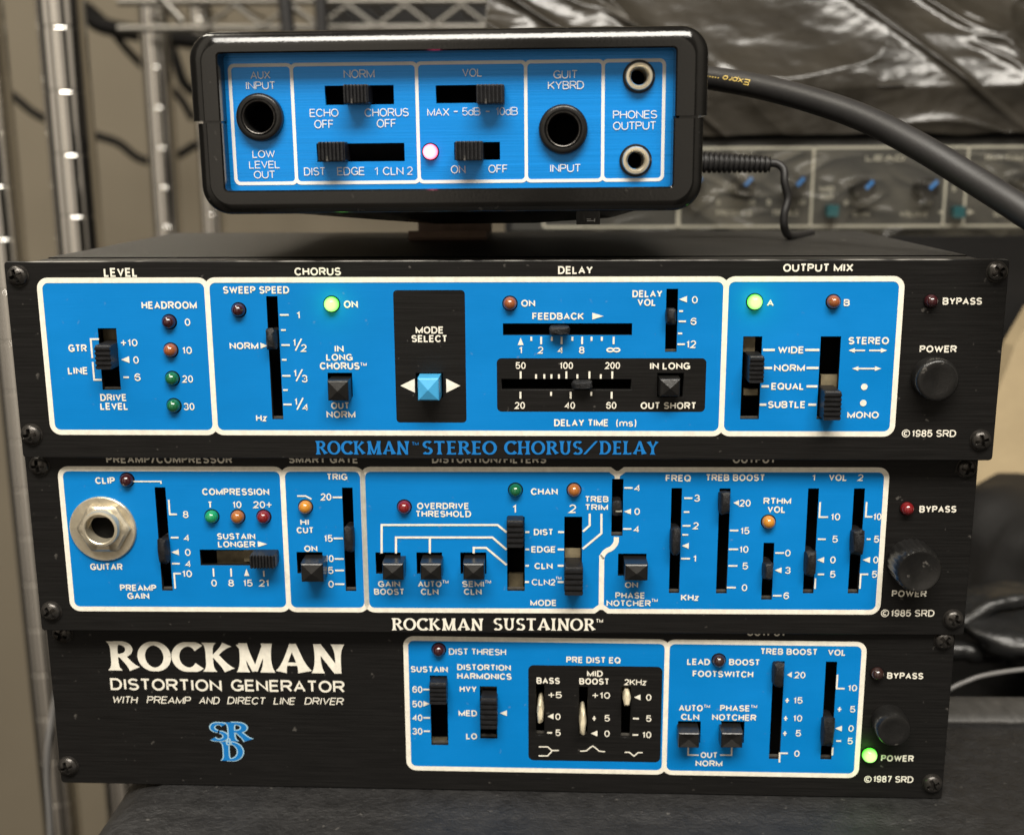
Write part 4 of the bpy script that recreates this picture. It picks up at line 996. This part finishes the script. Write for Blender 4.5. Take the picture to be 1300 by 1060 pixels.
for x, y, r in ((329.4, 149.3, 29.5), (715, 164.6, 31)):
    socket(x, y, r, [(1, .2), (1, -1.3), (.96, -1.75), (.88, -2.0), (.78, -2.0), (.735, -1.8), (.70, -1.2), (.66, -1.0), (.62, .5), (.60, 7)], M['button'], 'jack_socket')
    R = r*G.mm(x, y); o = bpy.data.objects[[q.name for q in amp.children if q.name.startswith('jack_socket')][-1]]
    mb = MB(); mb.lathe([(R*.735, -1.75), (R*.70, -2.08), (R*.665, -2.0), (R*.64, -1.2)], 0, 0, 48); mb.build('inner_ring', M['screw'], o, True)
for x, y in ((811.5, 97.3), (807.3, 204)):
    o = socket(x, y, 20.5, [(1, .1), (1, -.5), (.95, -.7), (.86, -.72)], M['button'], 'jack_socket')
    R = 17.2*F.mm(x, y); mb = MB(); mb.lathe([(R*1.02, -.3), (R*1.0, -1.5), (R*.95, -1.75), (R*.78, -1.8), (R*.68, -1.5), (R*.62, -.9), (R*.60, 7)], 0, 0, 48)
    mb.build('jack_ring', M['ring'], o, True)

# ================================================================== cables
cable = MB()
path = [at(*p) for p in ((840, 96, 75), (880, 97, 66), (900.6, 99.5, 60), (961.5, 110, 45), (1029, 127, 30), (1097, 150.6, 18), (1164.6, 185, 8), (1232, 226, 0), (1296.5, 267, -8), (1370, 318, -16), (1460, 392, -22))]
cp = catmull(path, 8); cable.tube(cp, 2.95, 24)
co = cable.build('audio_cable', M['rubber'], None, True)
tag(co, 'thick black cable with yellow print leaving the right side of the small amplifier', 'cable')
# the print is written along the cable, upside down
cum = [0]
for a, b in zip(cp, cp[1:]): cum.append(cum[-1]+(b-a).length)
def on_cable(s_, a):
    s_ = max(0.01, min(cum[-1]-.01, s_)); i = max(j for j in range(len(cum)-1) if cum[j] <= s_)
    t = (s_-cum[i])/(cum[i+1]-cum[i]); p = cp[i].lerp(cp[i+1], t); d = (cp[i+1]-cp[i]).normalized()
    up = (CU-d*CU.dot(d)).normalized(); out = d.cross(up)
    if out.dot(CAM-p) < 0: out = -out
    th = a/2.95; return p+(out*math.cos(th)+up*math.sin(th))*3.0
pr = MB()
s0 = min(range(len(cp)), key=lambda j: (cp[j]-at(932, 103, 52)).length); s0 = cum[s0]
s1 = min(range(len(cp)), key=lambda j: (cp[j]-at(963, 110, 45)).length); s1 = cum[s1]
def put3(q, st):
    L, R = ribbon(q, st); v = []; f = []
    for a, b in zip(L, R):
        for w_ in (a, b): v.append(tuple(on_cable(s1-w_.x, 1.15-w_.y)))
    for i in range(len(L)-1): f.append((2*i, 2*i+1, 2*i+3, 2*i+2))
    pr.add(v, f)
put_text(pr, 'Expro', 0, s1-s0, 0, 1.45, .16, 0, 0, 0, put3)
for i in range(6):
    c = s0-1.6-i*1.05; put3([(s1-c-.22, .9), (s1-c+.22, .9)], .28)
pr.build('print', M['gold'], co, fix=False)

plug = MB()
Yp = 62; a = at(880, 206, Yp); b = at(977, 209, Yp); d = (b-a); L_ = d.length; pts = []; rr = []
N = 15
for i in range(N*6+1):
    t = i/(N*6); pts.append(a+d*t); ph = (t*N) % 1
    rr.append((2.9-.75*t)-(0.55 if ph > .55 else 0))
plug.tube(pts, rr, 20); po = plug.build('power_plug', M['rubber'], None, True)
wire = MB(); wire.tube(catmull([at(*p) for p in ((972, 208, Yp), (986, 208, Yp), (995, 216, Yp-1), (996, 232, Yp-2), (1000, 252, Yp-2), (995.5, 272, Yp-3), (996, 289, Yp-2))]+[at(1004, 300, Yp+4), Vector((at(1030, 296, Yp+26)))], 8), 1.05, 12)
po2 = wire.build('cord', M['rubber'], po, True)
tag(po, 'black ribbed power plug with thin drooping cord beside the small amplifier', 'power plug')

# ================================================================== vinyl support
Zs = O3[2]-HH-.15
xL = onz(192, 1005, Zs).x
mb = MB(); nx_, ny_ = 230, 90; X0, X1, Y0_, Y1_ = xL, 330, -110, 49.5
v = []; f = []
for j in range(ny_+1):
    for i in range(nx_+1):
        u_ = i/nx_; w_ = j/ny_; x = X0-13+(X1-X0+13)*u_; y = Y0_+(Y1_-Y0_)*w_; z = Zs
        e = (X0+1)-x
        if e > 0: z -= 14-math.sqrt(max(0, 14*14-min(e, 14)**2))
        g = y-(Y1_-4)
        if g > 0: z -= 5-math.sqrt(max(0, 25-min(5, g)**2))
        if abs(x) < 112 and y > -2 and e < 0 and y < 118: am = .06
        else: am = .5
        q = Vector((x*.05, y*.06, 3)); z += am*(noise.fractal(q, 1, 2.1, 5)-.55)-(.25 if am > .1 else 0)
        q2 = Vector((x*.16+5, y*.24+x*.11, 1)); z += am*.28*(1-abs(noise.noise(q2))*2)*.6
        v.append((x, y, min(z, Zs+.12)))
for j in range(ny_):
    for i in range(nx_): a_ = j*(nx_+1)+i; f.append((a_, a_+1, a_+nx_+2, a_+nx_+1))
n0 = len(v)
rim = [i for i in range(nx_+1)]+[(j*(nx_+1)+nx_) for j in range(1, ny_+1)]+[ny_*(nx_+1)+i for i in range(nx_-1, -1, -1)]+[j*(nx_+1) for j in range(ny_-1, 0, -1)]
for r_ in rim: v.append((v[r_][0], v[r_][1], Zs-160))
for i in range(len(rim)): i2 = (i+1) % len(rim); f.append((rim[i], rim[i2], n0+i2, n0+i))
mb.add(v, f)
so = mb.build('padded_cabinet', M['vinyl'], None, True)
tag(so, 'black leather grain cabinet top under the stack of rack units', 'cabinet')
# folded cover strip behind the right end
mb = MB(); v = []; f = []; n_ = 120
for i in range(n_+1):
    x = 60+(330-60)*i/n_
    wv = .5*noise.noise(Vector((x*.22, 0, 0)))+.25*noise.noise(Vector((x*.7, 3, 0)))
    for y, z in ((49, -3.5), (46.3+wv*1.1, -.3), (46.5+wv*1.1, .45+wv*.25), (50, .9), (56, .9), (61, .5), (64.5, -3.0), (65, -14)):
        v.append((x, y, Zs+z))
for i in range(n_):
    for j in range(7): a_ = i*8+j; f.append((a_, a_+8, a_+9, a_+1))
mb.add(v, f); st_ = mb.build('cover_strip', M['vinyl2'], so, 2)
# thin wire over it, its pale grey painting in a highlight strip
mb = MB(); mb.tube(catmull([at(*p) for p in ((1150, 905, 74), (1205, 875, 74), (1225, 865.5, 75), (1250, 857, 76), (1300, 849.5, 78), (1360, 846, 80))], 8), .75, 10)
tag(mb.build('highlight_wire', M['greycable'], None, True), 'thin wire painted pale grey as a highlight strip, running right behind the bottom rack unit', 'wire')

# black vinyl bag at the right
def blob(mb, c, rx, ry, rz, amp_=.12, sc=.03, seg=56, rings=30, off=0):
    v = []; f = []
    for j in range(rings+1):
        ph = math.pi*j/rings
        for i in range(seg):
            th = 2*math.pi*i/seg; d = Vector((math.sin(ph)*math.cos(th), math.sin(ph)*math.sin(th), math.cos(ph)))
            d = Vector([math.copysign(abs(t)**.75, t) for t in d])
            p = Vector((d.x*rx, d.y*ry, d.z*rz)); q = p*sc+Vector((off, 0, 0))
            s_ = 1+amp_*(noise.fractal(q, 1, 2, 4))+amp_*.7*(.5-abs(noise.noise(q*2.3)))
            v.append(tuple(Vector(c)+p*s_))
    for j in range(rings):
        for i in range(seg): i2 = (i+1) % seg; f.append((j*seg+i, j*seg+i2, (j+1)*seg+i2, (j+1)*seg+i))
    mb.add(v, f)
mb = MB(); c = at(1420, 765, 195); blob(mb, c, 76, 60, 50, .14, .02, off=3); blob(mb, at(1330, 930, 165), 90, 42, 34, .10, .02, off=8)
bg_o = mb.build('padded_bag', M['headbody'], None, 2)
c = at(1345, 790, 128); mb = MB(); blob(mb, c, 36, 24, 8.6, .22, .05, off=1)
mb.build('top_roll', M['bag'], bg_o, 2)
mb = MB(); path = catmull([at(*p) for p in ((1150, 832, 118), (1215, 826, 116), (1250, 830, 116), (1300, 822, 117), (1400, 812, 122))], 10)
mb.tube(path, [3.4+.7*noise.noise(Vector((i*.23, 0, 0))) for i in range(len(path))], 16)
mb.tube(catmull([at(*p) for p in ((1160, 806, 121), (1225, 790, 120), (1262, 768, 121), (1330, 757, 124), (1430, 750, 128))], 10), 2.6, 16)
mb.build('lower_roll', M['bag'], bg_o, 2)
tag(bg_o, 'shiny black padded bag with rolled edge behind the right end of the stack', 'bag')
# tan board leaning behind it
mb = MB(); front = [at(1316, 392, 215), at(1288, 440, 215), at(1266, 500, 215), at(1240, 560, 215), at(1225, 640, 215), at(1500, 760, 215), at(1500, 398, 215)]
mb.loft([[tuple(p+Vector((0, k_*12, 0))) for p in front] for k_ in (0, 1)], 0, True, True)
tag(mb.build('cardboard_sheet', M['tan'], None), 'tan cardboard sheet standing behind the right end of the top rack unit', 'cardboard')

# ================================================================== amplifier head under plastic
YH = 235
p0 = at(860, 330, YH); hx0 = at(640, 200, YH).x; hx1 = at(1560, 200, YH).x
ztop = at(900, 150, YH).z; zbot = at(900, 440, YH).z
hd = empty('amplifier_head', ((hx0+hx1)/2, YH, zbot)); tag(hd, 'dark amplifier head with knobs and cream outlined sections, wrapped in crumpled plastic', 'amplifier')
ho = Vector(((hx0+hx1)/2, YH, zbot))
def hloc(px, py, dy=0): p = at(px, py, YH+dy); return p-ho
mb = MB(); mb.box(hx0-ho.x, hx1-ho.x, 2, 190, 0, ztop-zbot); mb.build('cabinet', M['headbody'], hd)
zp0, zp1 = hloc(1000, 292)[2], hloc(1000, 178)[2]
mb = MB(); mb.box(hx0-ho.x+3, hx1-ho.x-3, 0, 1.9, zp0, zp1); hp = mb.build('control_panel', M['amphead'], hd)
class HF(Face):
    pass
H = Face(hd, ho, 0, 0, 0.0, .17, 'offwhite'); H.inkmat = M['offwhite']
H.mm = lambda px, py, n=1.0: (at(px+.5, py, YH).x-at(px-.5, py, YH).x)
zl0, zl1 = H.P(1000, 287.5)[1], H.P(1000, 188)[1]
for x0, x1 in ((690, 861), (863, 1031), (1031, 1200), (1200, 1226), (1226, 1400), (1400, 1500)):
    a_, b_ = H.P(x0, 240)[0], H.P(x1, 240)[0]; w_ = 3.2*H.mm(1000, 240)
    pts = rpoly([(a_, zl0), (b_, zl0), (b_, zl1), (a_, zl1)], 1.0, 4); put_ribbon(H.ink, pts+[pts[0]], w_, -.1)
for s_, x, y, w in (('PRESENCE', 932, 270.5, 46), ('TREBLE', 997, 270.5, 34), ('GAIN', 1093, 272, 21), ('VOLUME', 1160, 272, 36), ('GAIN', 1272, 272, 22), ('LEAD', 1124, 201, 50), ('RHYTHM', 1275, 201, 48),
                    ('MID', 1050, 240, 18), ('CUT', 1050, 250, 16), ('0', 912, 257, 5), ('10', 954, 257, 9), ('0', 976, 257, 5), ('10', 1018, 257, 9), ('0', 1074, 258, 5), ('10', 1178, 258, 9), ('5', 1211, 240, 5)):
    H.T(s_, x, y, w, 6.5, .2)
H.tri(1190, 1199, 269.5, 4, 'L'); H.tri(1228, 1237, 269.5, 4, 'R')
H.ink.build('panel_print', M['offwhite'], hp, fix=False)
for i, (x, y) in enumerate(((878, 236), (941, 236), (1006, 236), (1092, 240), (1172, 240), (1292, 238))):
    c = hloc(x, y); mb = MB(); R = 15*H.mm(x, y); mb.lathe([(R, 0), (R*.95, -7), (R*.88, -8), (.02, -8)], 0, 0, 28)
    kb = mb.build('control_knob', M['button'], hd, True); kb.location = Vector((c.x, 0, c.z))*K
    mb = MB(); an = math.radians(48); put_ribbon(mb, [(R*.05, R*.05), (R*.92*math.cos(an), R*.92*math.sin(an))], R*.30, -8.1)
    mb.build('pointer', M['bluemark'], kb, fix=False)
for x, y in ((1054, 267.5), (1213, 269)):
    c = hloc(x, y); mb = MB(); R = 7*H.mm(x, y); mb.box(-R, R, -5, 0, -R, R); q = mb.build('panel_button', M['teal'], hd); q.location = Vector((c.x, 0, c.z))*K
# crumpled plastic cover: hangs over the top front edge and rises to the back
def crumple(x, z, s=1.0):
    ca, sa = math.cos(.62), math.sin(.62); a = (x*ca-z*sa)*s; b = (x*sa+z*ca)*s      # folds run down to the right
    q = Vector((a*.0052, b*.019, 1.7)); w_ = Vector((noise.noise(q*1.1), noise.noise(q*1.1+Vector((7, 1, 3))), 0))*.7
    r0 = noise.noise(q*.8+w_*.5); r1 = 1-abs(noise.noise(q*1.25+w_))*2; r2 = 1-abs(noise.noise(q*2.6+w_*1.6+Vector((3, 9, 2))))*2
    p = Vector((x*.03*s, z*.06*s, 5)); r3 = 1-abs(noise.noise(p*1.3+w_*2.5))*2
    patch = max(0, min(1, .15+1.9*noise.noise(Vector((x*.006, z*.011, 8)))))
    return 6+8*r0+4.2*max(0, r1)**3+2.8*max(0, r2)**4+patch*4.2*max(0, r3)**2.5+.55*noise.fractal(Vector((x*.05, z*.09, 2))*s, 1, 2, 3)
pm = mat('crumpled_plastic_film', (.025, .0217, .0168), .20, 0, .5, var=.5, vscale=(20, 20, 34), bump=.20, bscale=(60, 60, 100), detail=8, bdist=.003)
mb = MB(); NX, NZ = 420, 190; v = []; f = []
xa, xb = at(615, 100, YH).x, at(1620, 100, YH).x
zlow = at(1000, 171, YH-6).z; zhi = at(1000, -150, YH+80).z
for j in range(NZ+1):
    t = j/NZ
    for i in range(NX+1):
        x = xa+(xb-xa)*i/NX; z = zlow+(zhi-zlow)*t
        y = YH-3+70*max(0, t-.16)**1.1
        c_ = crumple(x, z); y -= (c_-6)*min(1, .45+t*3)
        if j == 0: z += 1.6*noise.noise(Vector((x*.06, 0, 0)))
        if t < .16: z += 1.5*noise.noise(Vector((x*.03, 5, 0)))
        v.append((x, y, z))
for j in range(NZ):
    for i in range(NX): a_ = j*(NX+1)+i; f.append((a_, a_+1, a_+NX+2, a_+NX+1))
mb.add(v, f); cv_ = mb.build('plastic_cover', pm, None, 2)
sm = cv_.modifiers.new('thickness', 'SOLIDIFY'); sm.thickness = .0006; sm.offset = 1
tag(cv_, 'crumpled brownish plastic cover over the amplifier head, upper right', 'plastic cover')
# clear film hanging in front of the head's panel
fm = bpy.data.materials.new('clear_plastic_film'); fm.use_nodes = True; n = fm.node_tree; n.nodes.clear(); L = n.links.new
o_ = n.nodes.new('ShaderNodeOutputMaterial'); mx = n.nodes.new('ShaderNodeMixShader'); tr = n.nodes.new('ShaderNodeBsdfTransparent'); pb = n.nodes.new('ShaderNodeBsdfPrincipled')
pb.inputs['Base Color'].default_value = (.17, .155, .12, 1); pb.inputs['Roughness'].default_value = .16
t_ = n.nodes.new('ShaderNodeTexCoord'); nz_ = n.nodes.new('ShaderNodeTexNoise'); nz_.inputs['Scale'].default_value = 28; nz_.inputs['Detail'].default_value = 5
mr_ = n.nodes.new('ShaderNodeMapRange'); mr_.inputs[1].default_value = .42; mr_.inputs[2].default_value = .75; mr_.inputs[3].default_value = .06; mr_.inputs[4].default_value = .40
L(t_.outputs['Object'], nz_.inputs['Vector']); L(nz_.outputs[0], mr_.inputs[0]); L(mr_.outputs[0], mx.inputs[0]); L(tr.outputs[0], mx.inputs[1]); L(pb.outputs[0], mx.inputs[2]); L(mx.outputs[0], o_.inputs[0])
mb = MB(); NX, NZ = 200, 60; v = []; f = []
z0_, z1_ = at(1000, 300, YH-14).z, at(1000, 192, YH-14).z
for j in range(NZ+1):
    for i in range(NX+1):
        x = xa+40+(xb-xa-40)*i/NX; z = z0_+(z1_-z0_)*j/NZ; v.append((x, YH-16-.8*(crumple(x+300, z, 1.6)-6), z))
for j in range(NZ):
    for i in range(NX): a_ = j*(NX+1)+i; f.append((a_, a_+1, a_+NX+2, a_+NX+1))
mb.add(v, f); cl = mb.build('clear_film', fm, cv_, 2)

# ================================================================== wire shelving and wall
YW = 1150
wl = MB(); wl.box(-1500, 2200, YW, YW+60, -1300, 1500); wo = wl.build('wall', M['wall'], None); tag(wo, 'plain beige wall behind the wire shelving', 'wall', None, 'structure')
def post(root, o, top, dia_px, zlo, zhi, ring_pitch, name='post', off=0):
    """Chrome tube with rolled grooves; top = measured point and depth."""
    p = at(*top); R = dia_px/2*((p-CAM).dot(CF))/FPX; prof = []; mb = MB()
    z = zlo; zz = []
    while z < zhi: zz.append(z); z += ring_pitch
    loops = []
    def ring(r, z_): loops.append([(r*math.cos(2*math.pi*k/40), r*math.sin(2*math.pi*k/40), z_) for k in range(40)])
    for z_ in zz:
        z_ += off
        for r, dz in ((R, 0), (R, .3), (R, ring_pitch-2.0), (R, ring_pitch-1.6), (R-.16, ring_pitch-1.35), (R-.22, ring_pitch-1.1), (R-.16, ring_pitch-.85), (R, ring_pitch-.6)): ring(r, z_+dz)
    mb.loft(loops, 0, True, True)
    for fi, fc in enumerate(mb.f[:-2]):
        if 3 <= (fi//40) % 8 <= 6: mb.mi[fi] = 1
    q = mb.build(name, [M['chrome'], M['groove']], root, True)
    q.location = (Vector((p.x, p.y, 0))-Vector((o.x, o.y, 0)))*K
    q.location.z = -o.z*K; return q
ro = Vector((at(84, 100, 385).x, 385, -900))
rk = empty('wire_shelving', ro); tag(rk, 'chrome wire shelving with ringed posts and zigzag shelf edge behind the left of the stack', 'shelving')
post(rk, ro, (84, 100, 385), 60, -900, 700, 32.5, off=6)
post(rk, ro, (200, 100, 760), 37, -900, 700, 33)
post(rk, ro, (259, 100, 1000), 30, -900, 700, 33)
# shelf edge high in the picture: two rods with zigzag wire between them
mb = MB(); Ys = 700
def sw(px0, py0, px1, py1, Y, r): mb.tube([at(px0, py0, Y), at(px1, py1, Y)], r, 10)
sw(150, 3, 655, 1, Ys, 3.0); sw(150, 37, 655, 35, Ys, 2.8)
px_ = 262; up = True
while px_ < 620:
    sw(px_, 34 if up else 7, px_+36, 7 if up else 34, Ys-2, 1.5); px_ += 36; up = not up
for x in range(160, 650, 60):
    a_ = at(x, -4, Ys); mb.tube([a_, a_+Vector((0, 150, 0))], 1.4, 8)
sw(196, -12, 232, 28, 560, 3.2); sw(150, -30, 200, -8, 560, 3.2)
mb.build('shelf', M['chrome2'], rk, True).location = -ro*K
mb = MB(); mb.tube([at(358, 0-40, 640), at(365, 36, 640), at(372, 120, 640)], 5.5, 14); mb.tube([at(405, -40, 650), at(409, 40, 650), at(412, 120, 650)], 5.0, 14)
mb.build('hanging_rod', M['rubber'], rk, True).location = -ro*K
r2 = Vector((at(-5, 100, 400).x, 400, -900))
rk2 = empty('wire_shelving', r2); tag(rk2, 'chrome ringed shelving post at the far left edge, partly cut off', 'shelving')
post(rk2, r2, (-14, 100, 400), 52, -900, 700, 29, off=4)
# dark things filling the shelf at the top centre
mb = MB(); a_ = at(412, -60, 900); b_ = at(720, 60, 900)
mb.box(a_.x, b_.x+60, 900, 1100, b_.z-12, a_.z+40); tag(mb.build('storage_box', M['headbody'], None), 'dark box on the wire shelf at the top behind the small amplifier', 'box')
# loose cables hanging by the wall
for i, (pts, r, lab) in enumerate((
        ([(100, 5), (120, 28), (150, 38), (200, 46), (260, 55)], 5.2, 'thick black cable crossing behind the posts at the upper left'),
        ([(112, 8), (135, 30), (160, 62), (190, 92), (225, 120), (245, 152)], 2.6, 'thin black cable sloping down behind the posts from the upper left'),
        ([(-20, 95), (20, 125), (45, 145), (75, 158), (120, 172), (150, 182), (172, 199), (190, 205), (215, 203), (250, 183)], 2.8, 'black cable sagging low across the wall between the posts'),
        ([(216, 55), (224, 80), (233, 105), (246, 118)], 3.6, 'short black cable hanging by the left end of the small amplifier'))):
    mb = MB(); mb.tube(catmull([at(x, y, 880+i*25) for x, y in pts], 8), r*1.5, 12)
    tag(mb.build('hanging_cable', M['loosecable'], None, True), lab, 'cable')
mb = MB(); mb.tube(catmull([at(*p) for p in ((76, 860, 130), (68, 900, 130), (62, 940, 128), (60, 985, 128), (63, 1030, 128), (66, 1090, 128))], 8), 1.25, 10)
tag(mb.build('grey_cable', M['greycable'], None, True), 'thin grey cable hanging beside the left end of the bottom rack unit', 'cable')
